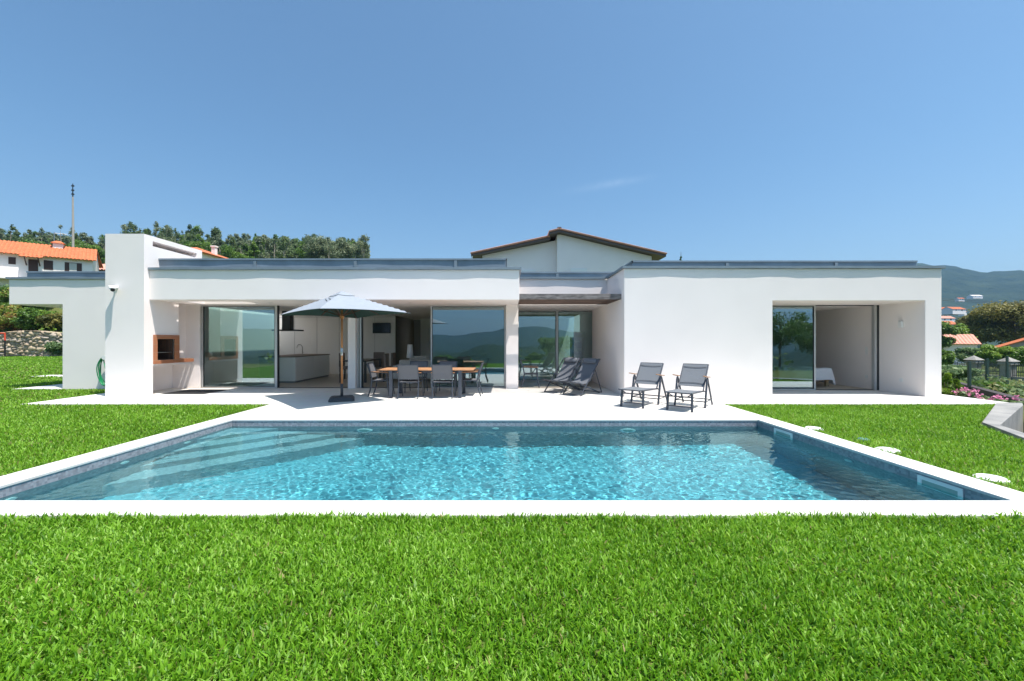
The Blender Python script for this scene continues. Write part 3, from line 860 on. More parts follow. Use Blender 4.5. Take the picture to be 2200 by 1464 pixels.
sc = thing('security_camera', 'white bullet security camera on the front of the chimney block', 'camera', (-10.50, 11.098, 2.86))
b = MB(); b.tube([(0, 0, 0.06), (0, -0.02, 0.06)], 0.055, 16); b.tube([(0, -0.02, 0.06), (0.02, -0.10, 0.03), (0.06, -0.13, 0.02)], 0.022, 10); b.build('bracket', M['white_plastic'], sc, smooth=True)
b = MB()
d = Vector((0.72, -0.62, -0.32)).normalized(); p0 = Vector((-0.03, -0.10, 0.04))
b.tube([p0, p0 + d*0.02, p0 + d*0.22], [0.035, 0.05, 0.052], 16); b.build('body', M['white_plastic'], sc, smooth=False)
b = MB(); b.tube([p0 + d*0.2205, p0 + d*0.245], [0.047, 0.044], 16); b.build('lens', M['black'], sc)
b = MB(); b.bar(p0 + d*-0.01 + Vector((0, 0, 0.052)), p0 + d*0.27 + Vector((0, 0, 0.058)), 0.12, 0.008); b.build('sun_hood', M['white_plastic'], sc)

# ------------------------------------------------------------------ parasol
par = thing('parasol', 'large pale blue rectangular parasol with wooden pole on the terrace', 'parasol', (-4.17, 10.38, 0))
u = Vector((-0.68, 0.733, 0)).normalized(); v = Vector((0.733, 0.68, 0)).normalized()
ZE, ZP = 2.16, 2.70
def canopy_pt(a, c, drop=0.0):
    """a in -1..1 along the long side, c along the short side"""
    m = max(abs(a), abs(c))
    z = ZE + (ZP-ZE)*(1-m)**0.93
    e = min(abs(a), abs(c))/max(m, 1e-6)
    z -= 0.035*m*(1-m)*4*(1-e)*0.6
    sag = 0.05*(1-e**2)*m**2
    k = 1 - 0.03*(1-e**2)*m
    z += sag*0.6
    p = u*(1.55*a*k) + v*(1.04*c*k)
    return (p.x, p.y, z)
N = 24
rows = [[canopy_pt(-1+2*i/N, -1+2*j/N) for j in range(N+1)] for i in range(N+1)]
b = MB(); b.sheet(rows, 0.006); cn = b.build('canopy', M['canopy_cloth'], par, smooth=False)
b = MB(); b.sheet([[(x*0.992, y*0.992, z-0.008) for x, y, z in r_] for r_ in rows], 0.003); b.build('lining', M['canopy_lining'], cn)
N2 = 10
rows = [[tuple(Vector(canopy_pt(0.2*(-1+2*i/N2), 0.2*(-1+2*j/N2))) + Vector((0, 0, 0.045 - 0.03*max(abs(-1+2*i/N2), abs(-1+2*j/N2))))) for j in range(N2+1)] for i in range(N2+1)]
b = MB(); b.sheet(rows, 0.005); b.build('vent_cap', M['canopy_cloth'], cn)
b = MB()
for t0, a0, c0, a1, c1 in ((0, 0.02, -0.30, -0.55, -0.56), (1, 0.06, -0.36, -0.52, -0.62)):
    pts = []
    for k in range(9):
        f = k/8; p = Vector(canopy_pt(a0+(a1-a0)*f, c0+(c1-c0)*f)); pts.append((p.x, p.y, p.z+0.014+0.012*math.sin(f*9+t0)))
    b.tube(pts, 0.006, 6)
b.build('cord', M['black'], par, smooth=True)
b = MB(); b.tube([(0, 0, 0.33), (0, 0, 2.62)], 0.025, 14); pole = b.build('pole', M['teak_pole'], par, smooth=True)
b = MB(); b.tube([(0, 0, 1.12), (0, 0, 1.15), (0, 0, 1.30), (0, 0, 1.32)], [0.026, 0.033, 0.033, 0.026], 14); b.build('joint_sleeve', M['steel'], pole, smooth=True)
b = MB(); b.tube([(0, 0, 2.05), (0, 0, 2.16)], 0.05, 12); b.build('hub', M['teak_pole'], par)
for a, c in ((1, 1), (1, -1), (-1, 1), (-1, -1), (1, 0), (-1, 0), (0, 1), (0, -1)):
    p = Vector(canopy_pt(0.97*a, 0.97*c)); t = Vector((0, 0, 2.63))
    b = MB(); b.bar(t - Vector((0, 0, 0.015)), p - Vector((0, 0, 0.02)), 0.018, 0.022)
    rb = b.build('rib', M['pole_dark'], par)
    q = t.lerp(p, 0.5) - Vector((0, 0, 0.03))
    b = MB(); b.bar((0, 0, 2.10), q, 0.016, 0.018); b.build('strut', M['pole_dark'], rb)
ba = R(20)
b = MB()
def sq(h_, z, c_):
    o_ = []
    for sx, sy in ((1,-1),(1,1),(-1,1),(-1,-1)):
        for f in ((h_, h_-c_), (h_-c_, h_)) if sx*sy > 0 else ((h_-c_, h_), (h_, h_-c_)):
            o_.append((sx*f[0], sy*f[1]))
    o_ = sorted(o_, key=lambda p: math.atan2(p[1], p[0]))
    return [(x*math.cos(ba)-y*math.sin(ba), x*math.sin(ba)+y*math.cos(ba), z) for x, y in o_]
L_ = [sq(0.30, 0.0, 0.06), sq(0.30, 0.045, 0.06), sq(0.25, 0.10, 0.06), sq(0.07, 0.115, 0.02)]
vs = [p for l in L_ for p in l]
fs = [(a*8+i, a*8+(i+1) % 8, (a+1)*8+(i+1) % 8, (a+1)*8+i) for a in range(3) for i in range(8)] + [tuple(range(8))[::-1], tuple(range(24, 32))]
b.add(vs, fs); b.build('base', M['dark_plastic'], par, bevel=0.008)
b = MB(); b.tube([(0, 0, 0.10), (0, 0, 0.42)], 0.034, 16); b.build('pole_socket', M['dark_plastic'], par, smooth=True)

# ------------------------------------------------------------------ outdoor dining set
tb = thing('garden_table', 'long outdoor dining table with teak slats and anthracite legs', 'table', (-2.16, 11.28, 0))
b = MB()
for i in range(9):
    y = -0.5 + i*0.1115
    b.box(-1.25, 1.25, y, y+0.106, 0.715, 0.74)
b.build('tabletop', M['teak'], tb, bevel=0.003)
b = MB(); b.box(-0.92, 0.92, -0.44, -0.40, 0.655, 0.714); b.box(-0.92, 0.92, 0.40, 0.44, 0.655, 0.714); b.box(-0.92, -0.88, -0.399, 0.399, 0.655, 0.714); b.box(0.88, 0.92, -0.399, 0.399, 0.655, 0.714)
b.build('table_frame', M['frame_dark'], tb)
for sx in (-1, 1):
    for sy in (-1, 1):
        b = MB(); b.box(sx*0.90-0.04, sx*0.90+0.04, sy*0.49-0.04, sy*0.49+0.04, 0, 0.713); b.build('leg', M['frame_dark'], tb, bevel=0.004)

def sling_rows(prof, hw, n=7, sag=0.012):
    rows = []
    for y, z in prof:
        rows.append([(hw*(-1+2*j/(n-1)), y, z - sag*(1-(-1+2*j/(n-1))**2)) for j in range(n)])
    return rows
def smooth_prof(pts, n=24):
    P = np.array(pts, float); t = np.r_[0, np.cumsum(np.hypot(*np.diff(P, axis=0).T))]
    tt = np.linspace(0, t[-1], n)
    out = np.stack([np.interp(tt, t, P[:, 0]), np.interp(tt, t, P[:, 1])], -1)
    for _ in range(3):
        out[1:-1] = (out[:-2] + 2*out[1:-1] + out[2:])/4
    return [tuple(p) for p in out]
def make_armchair():
    t = thing('garden_armchair', 'x', 'chair', (0, 0, 0), 0, 'armchairs around the outdoor table')
    for sx in (-1, 1):
        x = 0.255*sx
        b = MB(); pts = [(x, -0.30, 0), (x, -0.22, 0.25), (x, -0.20, 0.44), (x, -0.25, 0.66), (x, -0.33, 0.88)]
        for i in range(4): b.bar(pts[i], pts[i+1], 0.022, 0.032, (0, 1, 0))
        b.build('leg', M['frame_dark'], t, bevel=0.003)
        b = MB(); xf = 0.275*sx
        b.bar((xf, 0.27, 0), (xf, 0.22, 0.30), 0.022, 0.032, (0, 1, 0)); b.bar((xf, 0.22, 0.30), (xf, 0.20, 0.62), 0.022, 0.032, (0, 1, 0)); b.bar((xf, 0.21, 0.625), (0.268*sx, -0.25, 0.645), 0.022, 0.018)
        b.build('leg', M['frame_dark'], t, bevel=0.003)
        b = MB(); b.bar((0.285*sx, 0.25, 0.645), (0.278*sx, -0.22, 0.668), 0.045, 0.018); b.build('armrest', M['teak'], t, bevel=0.005)
    b = MB()
    b.bar((-0.255, -0.20, 0.42), (0.255, -0.20, 0.42), 0.022, 0.022); b.bar((-0.27, 0.22, 0.43), (0.27, 0.22, 0.43), 0.022, 0.022)
    b.bar((-0.255, -0.33, 0.875), (0.255, -0.33, 0.875), 0.022, 0.022)
    for sx in (-1, 1): b.bar((0.245*sx, -0.21, 0.42), (0.255*sx, 0.22, 0.43), 0.02, 0.025)
    b.build('seat_frame', M['frame_dark'], t)
    b = MB(); b.sheet(sling_rows(smooth_prof([(0.24, 0.435), (0.1, 0.44), (-0.10, 0.43), (-0.19, 0.43)], 10), 0.24), 0.006); b.build('seat', M['sling'], t, smooth=False)
    b = MB(); b.sheet(sling_rows(smooth_prof([(-0.215, 0.50), (-0.245, 0.66), (-0.33, 0.87)], 10), 0.245, sag=0.004), 0.006); b.build('backrest', M['sling'], t, smooth=False)
    return t
ac = make_armchair()
spots = [(-2.57, 10.89, 0.0, 'left of the two grey armchairs with backs to the viewer at the teak table'),
         (-1.70, 10.89, 0.02, 'right of the two grey armchairs with backs to the viewer at the teak table'),
         (-3.46, 11.35, R(-88), 'grey sling armchair at the left end of the teak table behind the parasol base'),
         (-1.03, 11.38, R(88), 'grey sling armchair at the right end of the teak table before the glass door'),
         (-2.66, 12.02, R(180), 'grey sling armchair at the far side of the teak table, left, facing the pool'),
         (-1.78, 12.02, R(181), 'grey sling armchair at the far side of the teak table, right, facing the pool'),
         (0.72, 13.42, R(-92), 'grey sling armchair standing alone behind the white pillar, beside the deck chairs')]
for i, (x, y, rz_, lab) in enumerate(spots):
    o = ac if i == 0 else copy_tree(ac)
    o.location = (x, y, 0.001); o.rotation_euler = (0, 0, rz_); o['label'] = lab
    if i == 6: o['group'] = 'armchairs around the outdoor table'

# folding sling deck chairs
def make_deck_chair():
    t = thing('deck_chair', 'x', 'deck chair', (0, 0, 0), 0, 'deck chairs under the pergola')
    for sx in (-1, 1):
        b = MB(); b.bar((0.285*sx, 0.50, 0.0), (0.285*sx, -0.50, 0.965), 0.02, 0.034); b.build('back_rail', M['frame_dark'], t, bevel=0.003)
        b = MB(); b.bar((0.25*sx, -0.53, 0.0), (0.25*sx, 0.60, 0.375), 0.02, 0.034); b.build('seat_rail', M['frame_dark'], t, bevel=0.003)
        b = MB(); b.bar((0.308*sx, -0.20, 0.67), (0.308*sx, -0.55, 0.01), 0.018, 0.026); b.build('prop', M['frame_dark'], t, bevel=0.003)
    for p in ((0.49, 0.02), (0.0, 0.175+0.02), (-0.50, 0.955), (0.60, 0.37), (-0.53, 0.02)):
        b = MB(); b.tube([(-0.295, p[0], p[1]), (0.295, p[0], p[1])], 0.012, 8)
        b.build('crossbar', M['frame_dark'], t, smooth=True)
    b = MB(); b.sheet(sling_rows(smooth_prof([(-0.50, 0.972), (-0.36, 0.76), (-0.20, 0.53), (-0.03, 0.37), (0.15, 0.305), (0.38, 0.315), (0.60, 0.385)], 30), 0.255, sag=0.01), 0.005)
    b.build('sling', M['sling_dark'], t, smooth=False)
    b = MB(); pr = []
    n = 14; vs = []
    for i in range(13):
        f = -1+2*i/12; r_ = 1.0 if abs(f) < 0.95 else 0.75
        for k in range(n):
            a = 2*math.pi*k/n
            q = Vector((0, -0.55, 0.835)).normalized(); nn = Vector((0, 0.835, 0.55)).normalized()
            p = Vector((f*0.215, -0.425, 0.905)) + q*(0.085*r_*math.cos(a)) + nn*(0.042*r_*math.sin(a))
            vs.append(tuple(p))
    fs = [(i*n+k, i*n+(k+1) % n, (i+1)*n+(k+1) % n, (i+1)*n+k) for i in range(12) for k in range(n)] + [tuple(range(n))[::-1], tuple(range(12*n, 13*n))]
    b.add(vs, fs); b.build('headrest', M['sling_dark'], t, smooth=True)
    return t
dc = make_deck_chair()
for i, (x, y, a, lab) in enumerate(((2.07, 11.66, R(137), 'charcoal folding deck chair under the pergola, nearer the right white wall'),
                                    (1.60, 12.22, R(137), 'charcoal folding deck chair under the pergola, nearer the glass door and armchair'))):
    o = dc if i == 0 else copy_tree(dc)
    o.location = (x, y, 0.008); o.rotation_euler = (0, 0, a); o['label'] = lab

# sun loungers
def make_lounger():
    t = thing('sun_lounger', 'x', 'sun lounger', (0, 0, 0), 0, 'sun loungers by the pool')
    for sx in (-1, 1):
        b = MB(); b.bar((0.255*sx, 0.64, 0), (0.245*sx, 0.60, 0.375), 0.042, 0.05, (0, 1, 0)); b.build('leg', M['frame_dark'], t, bevel=0.006)
        xm = 0.325*sx
        b = MB(); b.bar((xm, -0.11, 0), (xm, -0.275, 0.60), 0.036, 0.055, (0, 1, 0))
        b.tube([(xm, -0.268, 0.585), (xm, -0.285, 0.632), (xm, -0.315, 0.645), (xm, -0.345, 0.62), (xm, -0.355, 0.58)], 0.02, 8)
        b.build('leg', M['frame_dark'], t, bevel=0.006)
        b = MB(); b.bar((xm, -0.76, 0), (xm, -0.35, 0.60), 0.032, 0.048, (0, 1, 0)); b.build('leg', M['frame_dark'], t, bevel=0.006)
        b = MB(); pts = [(xm, 0.0, 0.715), (xm, -0.14, 0.695), (xm, -0.32, 0.672), (xm, -0.5, 0.66)]
        for i in range(3): b.bar(pts[i], pts[i+1], 0.05 if i else 0.042, 0.02)
        b.build('armrest', M['teak'], t, bevel=0.006)
        b = MB(); b.bar((0.275*sx, -0.16, 0.385), (0.275*sx, -0.62, 0.94), 0.022, 0.034); b.build('back_rail', M['frame_dark'], t, bevel=0.004)
        b = MB(); b.bar((0.27*sx, 0.74, 0.395), (0.275*sx, -0.22, 0.36), 0.022, 0.03); b.bar((0.285*sx, -0.20, 0.36), (xm, -0.20, 0.34), 0.02, 0.02)
        b.build('seat_rail', M['frame_dark'], t, bevel=0.004)
    for p, q, w_, h_ in (((-0.25, 0.61, 0.30), (0.25, 0.61, 0.30), 0.022, 0.026), ((-0.25, 0.635, 0.10), (0.25, 0.635, 0.10), 0.022, 0.026),
                         ((-0.32, -0.14, 0.13), (0.32, -0.14, 0.13), 0.02, 0.024), ((-0.32, -0.68, 0.13), (0.32, -0.68, 0.13), 0.02, 0.024),
                         ((0.325, -0.14, 0.13), (0.325, -0.68, 0.13), 0.018, 0.022), ((-0.325, -0.14, 0.13), (-0.325, -0.68, 0.13), 0.018, 0.022),
                         ((0.15, 0.60, 0.30), (0.25, 0.64, 0.375), 0.016, 0.02), ((-0.15, 0.60, 0.30), (-0.25, 0.64, 0.375), 0.016, 0.02),
                         ((-0.26, -0.62, 0.935), (0.26, -0.62, 0.935), 0.022, 0.028), ((-0.26, 0.74, 0.392), (0.26, 0.74, 0.392), 0.02, 0.024)):
        b = MB(); b.bar(p, q, w_, h_); b.build('crossbar', M['frame_dark'], t)
    b = MB(); b.sheet(sling_rows(smooth_prof([(0.75, 0.405), (0.4, 0.395), (0.0, 0.38), (-0.15, 0.375)], 14), 0.262, sag=0.012), 0.006); b.build('seat', M['sling_light'], t)
    b = MB(); b.sheet(sling_rows(smooth_prof([(-0.215, 0.455), (-0.42, 0.70), (-0.615, 0.945)], 14), 0.262, sag=0.004), 0.006); bk = b.build('backrest', M['sling_light'], t)
    for f in (0.12, 0.86):
        b = MB(); pts = []
        for k in range(9):
            q = -1+2*k/8; ff = f - 0.03*(1-q*q)*(1 if f > 0.5 else -1)*1.0
            pts.append((0.25*q, -0.215-0.4*ff+0.011, 0.455+0.49*ff+0.009))
        b.tube(pts, 0.006, 6); b.build('seam', M['sling_dark'], bk, smooth=True)
    return t
sl = make_lounger()
for i, (x, y, lab) in enumerate(((4.04, 9.30, 'grey sling sun lounger with teak arms, the one nearer the lawn and pool corner'),
                                 (3.175, 9.785, 'grey sling sun lounger with teak arms, the one beside the white corner of the wing'))):
    o = sl if i == 0 else copy_tree(sl)
    o.location = (x, y, 0.003); o.rotation_euler = (0, 0, R(141)); o['label'] = lab

# ------------------------------------------------------------------ inside the rooms
isl = thing('kitchen_island', 'white kitchen island with drawers inside the open left doorway', 'kitchen island', (-8.15, 16.0, 0.003))
b = MB(); b.box(-0.63, 0.63, -1.40, 1.42, 0.06, 0.90); b.build('cabinet', M['cabinet'], isl, bevel=0.003)
b = MB(); b.box(-0.65, 0.65, -1.42, 1.44, 0.901, 0.935); b.build('worktop', M['taupe'], isl, bevel=0.003)
b = MB(); b.box(-0.60, 0.60, -1.37, 1.39, 0.0, 0.059); b.build('plinth', M['grey_wall'], isl)
for y0, y1 in ((-1.36, 0.0), (0.02, 1.38)):
    for z0, z1 in ((0.09, 0.36), (0.38, 0.63), (0.65, 0.88)):
        b = MB(); b.box(0.631, 0.648, y0, y1, z0, z1); b.build('drawer', M['cabinet'], isl, bevel=0.002)
b = MB(); b.tube([(-0.1, 0.6, 0.936), (-0.1, 0.6, 1.24), (-0.13, 0.52, 1.33), (-0.16, 0.42, 1.34), (-0.18, 0.34, 1.28), (-0.18, 0.33, 1.20)], 0.014, 10); b.tube([(-0.1, 0.6, 0.99), (-0.02, 0.58, 1.03)], 0.009, 8)
b.build('tap', M['steel'], isl, smooth=True)
hood = thing('range_hood', 'black flat range hood hanging above the left end of the kitchen island', 'range hood', (-8.35, 15.7, 1.86))
b = MB(); b.box(-0.45, 0.45, -0.30, 0.30, 0, 0.05); b.build('plate', M['black'], hood)
b = MB(); b.box(-0.15, 0.15, -0.14, 0.14, 0.051, 0.745); b.build('duct', M['dark_plastic'], hood)
tv = thing('television', 'flat black television on the pale wall inside the open doorway', 'television', (-5.68, 18.61, 2.06))
b = MB(); b.box(-0.40, 0.40, -0.05, 0.0, -0.235, 0.235); b.build('housing', M['black'], tv, bevel=0.006)
b = MB(); b.box(-0.385, 0.385, -0.054, -0.0505, -0.22, 0.22); b.build('screen', M['screen'], tv)
dt = thing('dining_table', 'black indoor dining table behind the grey pillar', 'table', (-5.55, 15.6, 0.003))
b = MB(); b.box(-0.45, 0.50, -0.9, 0.9, 0.74, 0.78); b.build('tabletop', M['black'], dt)
for sx in (-0.41, 0.46):
    for sy in (-0.86, 0.86):
        b = MB(); b.box(sx-0.035, sx+0.035, sy-0.035, sy+0.035, 0, 0.739); b.build('leg', M['black'], dt)
def make_side_chair():
    t = thing('upholstered_chair', 'x', 'chair', (0, 0, 0), 0, 'taupe chairs around the indoor table')
    b = MB(); b.box(-0.23, 0.23, -0.22, 0.24, 0.40, 0.50); b.build('seat', M['taupe'], t, bevel=0.02)
    b = MB(); b.prism_y([(-0.22, 0.501), (0.22, 0.501), (0.22, 1.02), (-0.22, 1.02)], -0.27, -0.20); b.build('backrest', M['taupe'], t, bevel=0.015)
    for sx in (-0.2, 0.2):
        for sy in (-0.2, 0.2):
            b = MB(); b.box(sx-0.02, sx+0.02, sy-0.02, sy+0.02, 0, 0.40); b.build('leg', M['black'], t)
    return t
ch = make_side_chair()
for i, (x, y, a, lab) in enumerate(((-4.72, 15.25, R(90), 'taupe upholstered chair at the right side of the black table, nearer the terrace'),
                                    (-4.70, 16.1, R(90), 'taupe upholstered chair at the right side of the black table, farther from the terrace'),
                                    (-5.3, 16.75, R(180), 'taupe upholstered chair at the far end of the black table'),
                                    (-6.15, 15.9, R(-90), 'taupe upholstered chair at the left side of the black table beside the parasol pole'))):
    o = ch if i == 0 else copy_tree(ch)
    o.location = (x, y, 0.004); o.rotation_euler = (0, 0, a); o['label'] = lab
so = thing('sofa', 'light grey sofa inside the living room behind the teak table', 'sofa', (-3.0, 15.4, 0.003))
b = MB(); b.box(-0.95, 0.95, -0.45, 0.45, 0.10, 0.42); b.build('seat', M['sofa'], so, bevel=0.05, seg=3)
b = MB(); b.box(-0.95, 0.95, -0.48, -0.22, 0.43, 0.80); b.build('backrest', M['sofa'], so, bevel=0.07, seg=3)
for sx in (-1, 1):
    b = MB(); b.box(sx*1.07-0.11, sx*1.07+0.11, -0.48, 0.45, 0.10, 0.60); b.build('armrest', M['sofa'], so, bevel=0.05, seg=3)
b = MB(); b.box(-0.65, 0.05, -0.20, 0.0, 0.50, 0.93); b.build('cushion', M['sofa'], so, bevel=0.08, seg=3)
b = MB()
for sx in (-0.85, 0.85):
    for sy in (-0.38, 0.38): b.box(sx-0.03, sx+0.03, sy-0.03, sy+0.03, 0, 0.099)
b.build('foot', M['black'], so)
fl = thing('floor_lamp', 'white cone shaded floor lamp in front of the sofa back', 'lamp', (-3.45, 14.55, 0.003))
b = MB(); b.tube([(0, 0, 0.0), (0, 0, 0.92)], 0.012, 10); b.lathe([(0.13, 0), (0.13, 0.015), (0.02, 0.03)], 20); b.build('stand', M['white_plastic'], fl, smooth=True)
b = MB(); b.lathe([(0.125, 0.88), (0.08, 1.36), (0.075, 1.36), (0.12, 0.88)], 24); b.build('lamp_shade', M['shadecloth'], fl, smooth=True)
bs = thing('bookcase', 'cream open bookcase behind the recess glass door', 'bookcase', (2.72, 16.35, 0.003))
b = MB()
b.box(-0.26, -0.235, -0.15, 0.15, 0, 1.62); b.box(0.235, 0.26, -0.15, 0.15, 0, 1.62)
for z in (0.05, 0.4, 0.78, 1.18, 1.6): b.box(-0.234, 0.234, -0.15, 0.15, z, z+0.022)
b.box(-0.234, 0.234, 0.14, 0.15, 0.075, 1.599)
b.build('shelf_frame', pmat('cream_paint', (0.6, 0.55, 0.42), 0.6), bs)
rb_ = random.Random(9)
for z in (0.823-0.021, 1.203):
    x = -0.22
    b = MB()
    while x < 0.15:
        w = rb_.uniform(0.02, 0.045); h_ = rb_.uniform(0.2, 0.3)
        b.box(x, x+w-0.002, -0.11, 0.10, z, z+h_); x += w
    o = b.build('books', pmat('book_spines', (0.25, 0.2, 0.18), 0.7, var=0.5, vscale=25), bs)
b = MB(); b.box(0.0, 0.2, -0.12, 0.10, 0.423, 0.74); tag(b.build('folder', M['red_paint']), 'red box on the middle shelf of the cream bookcase', 'box')
bpy.data.objects['folder'].location = (2.72, 16.35, 0.003)
bk = thing('storage_basket', 'pale yellow basket on top of the cream bookcase', 'basket', (2.80, 16.35, 1.626))
b = MB(); b.lattice([-0.2, -0.185, 0.185, 0.2], [-0.13, -0.115, 0.115, 0.13], [0, 0.015, 0.22], lambda x, y, z: z < 0.015 or abs(x) > 0.185 or abs(y) > 0.115)
b.build('basket_body', pmat('straw', (0.55, 0.48, 0.22), 0.8, var=0.2, vscale=40), bk)
bed = thing('bed', 'bed with white duvet behind the right sliding door', 'bed', (9.42, 14.15, 0.012))
b = MB(); b.box(-1.2, 0.95, -0.8, 0.8, 0.20, 0.30); b.build('bed_frame', M['bed_wood'], bed, bevel=0.01)
for sx in (-1.1, 0.9):
    for sy in (-0.72, 0.72):
        b = MB(); b.box(sx-0.04, sx+0.04, sy-0.04, sy+0.04, 0, 0.199); b.build('leg', M['bed_wood'], bed)
b = MB(); b.box(-1.15, 0.93, -0.78, 0.78, 0.301, 0.48); b.build('mattress', M['linen'], bed, bevel=0.05, seg=3)
prof = []
rows = []
rq = np.random.default_rng(2)
for i in range(34):
    f = i/33
    row = []
    for j in range(30):
        q = j/29
        sx = -0.75 + 2.2*f; sy = -1.25 + 2.5*q
        # arc length along the bed, folding down over the foot and the sides
        x = min(sx, 0.95) + 0.12*(1-math.exp(-max(0, sx-0.95)*4)); dzx = max(0, sx-1.0)
        y = max(-0.82, min(0.82, sy)) + math.copysign(0.08*(1-math.exp(-max(0, abs(sy)-0.8)*4)), sy); dzy = max(0, abs(sy)-0.86)
        z = 0.57 + 0.03*math.sin(5*sx+2*sy) + 0.02*math.sin(9*sy-3*sx) - dzx - dzy*0.9
        row.append((x, y + 0.02*math.sin(8*sx)*(dzy > 0), max(0.08, z)))
    rows.append(row)
b = MB(); b.sheet(rows, 0.03); b.build('duvet', M['linen'], bed, smooth=True)
b = MB(); b.box(-1.28, -1.21, -0.85, 0.85, 0.0, 1.0); b.build('headboard', M['sofa'], bed, bevel=0.02)
for y in (-0.4, 0.4):
    b = MB(); b.box(-1.12, -0.72, y-0.3, y+0.3, 0.50, 0.66); b.build('pillow', M['linen'], bed, bevel=0.07, seg=4)
rl = thing('reading_lamp', 'black reading lamp beside the bed behind the right glass pane', 'lamp', (8.6, 15.6, 0.012))
b = MB(); b.lathe([(0.14, 0), (0.14, 0.02), (0.02, 0.03)], 18); b.tube([(0, 0, 0.02), (0, 0, 1.25), (-0.1, 0, 1.28), (-0.35, 0, 1.28)], 0.012, 8); b.build('stand', M['black'], rl, smooth=True)
b = MB(); b.lathe([(0.05, 1.28), (0.10, 0.98), (0.09, 0.98), (0.045, 1.27)], 18, (0.14, 0, 0)); b.build('lamp_shade', M['black'], rl, smooth=True)

# ------------------------------------------------------------------ plants
def leaf_quads(P, N, L, W, rng):
    """P centres, N normals (n,3); returns rhombus leaf quads"""
    n = len(P)
    t = rng.normal(size=(n, 3)); t -= N*np.sum(t*N, 1, keepdims=True); t /= np.linalg.norm(t, axis=1, keepdims=True)+1e-9
    bt = np.cross(N, t)
    L = np.asarray(L).reshape(-1, 1); W = np.asarray(W).reshape(-1, 1)
    bend = N*L*0.18
    return np.stack([P-t*L-bend, P+bt*W, P+t*L-bend, P-bt*W], 1).reshape(-1, 3)

def blob_leaves(blobs, rng, size, cols, aspect=0.55, shell=0.55):
    """blobs: (x,y,z,rx,ry,rz,n)"""
    VV, CC = [], []
    cols = np.array(cols)
    for (x, y, z, rx, ry, rz_, n) in blobs:
        d = rng.normal(size=(n, 3)); d /= np.linalg.norm(d, axis=1, keepdims=True)
        rad = shell + (1-shell)*rng.random((n, 1))**0.7
        rad *= 1 + 0.12*rng.normal(size=(n, 1))
        P = np.array([x, y, z]) + d*rad*np.array([rx, ry, rz_])
        N = d*0.7 + rng.normal(size=(n, 3))*0.6 + np.array([0, 0, 0.35]); N /= np.linalg.norm(N, axis=1, keepdims=True)
        s = size*rng.uniform(0.6, 1.35, n)
        VV.append(leaf_quads(P, N, s, s*aspect, rng))
        f = np.clip(rng.random() + rng.normal(0, 0.22, n), 0, 1)
        k = f*(len(cols)-1); i0 = np.clip(k.astype(int), 0, len(cols)-2); w = (k-i0)[:, None]
        c = cols[i0]*(1-w) + cols[i0+1]*w
        c = c*rng.uniform(0.8, 1.2, (n, 1))
        CC.append(np.repeat(c, 4, 0))
    return np.concatenate(VV), np.concatenate(CC)

DARK = [(0.065, 0.115, 0.048), (0.105, 0.165, 0.06), (0.155, 0.215, 0.08)]
EUC = [(0.105, 0.15, 0.085), (0.16, 0.205, 0.11), (0.225, 0.26, 0.15)]
MID = [(0.055, 0.125, 0.02), (0.105, 0.20, 0.03), (0.17, 0.28, 0.05)]
BRIGHT = [(0.075, 0.16, 0.016), (0.14, 0.26, 0.028), (0.22, 0.33, 0.05)]
OLIVE = [(0.065, 0.085, 0.014), (0.145, 0.15, 0.03), (0.29, 0.26, 0.07)]
BLUISH = [(0.085, 0.155, 0.06), (0.15, 0.235, 0.09), (0.21, 0.29, 0.13)]
REDDISH = [(0.07, 0.15, 0.018), (0.15, 0.24, 0.03), (0.26, 0.28, 0.05), (0.36, 0.20, 0.075)]

def crown_blobs(rng, base, w, h, kind, dens=1.0):
    """blobs of a crown whose underside is at base z, width w, height h"""
    out = []
    cx, cy, cz = base
    if kind == 'round':
        K = 26
        for k in range(K):
            d = rng.normal(size=3); d /= np.linalg.norm(d); d[2] = d[2]*0.9+0.1
            q = rng.uniform(0.45, 0.78)
            r = w*rng.uniform(0.13, 0.22)
            out.append((cx+d[0]*w/2*q, cy+d[1]*w/2*q, cz+h/2+d[2]*h/2*q, r, r, r*0.8*h/w if h < w else r*0.9, int(90*dens)))
    elif kind == 'tall':
        K = 15
        for k in range(K):
            t = rng.random(); a = rng.uniform(0, 6.28)
            rr_ = w/2*(0.25+0.75*math.sin(math.pi*min(1, t*0.85+0.12)))*rng.uniform(0.3, 0.85)
            r = w*rng.uniform(0.14, 0.24)
            out.append((cx+rr_*math.cos(a), cy+rr_*math.sin(a), cz+h*(0.06+0.88*t), r, r, r*1.15, int(62*dens)))
        out.append((cx, cy, cz+h*0.95, w*0.12, w*0.12, h*0.07, int(40*dens)))
    elif kind == 'cone':
        K = 22
        for k in range(K):
            t = k/(K-1); a = rng.uniform(0, 6.28)
            rr_ = w/2*(1-t)**0.8*rng.uniform(0.5, 0.95)
            r = w*rng.uniform(0.12, 0.19)*(1-0.5*t)
            out.append((cx+rr_*math.cos(a), cy+rr_*math.sin(a), cz+h*t*0.95+0.05*h, r, r, r, int(80*dens)))
    return out

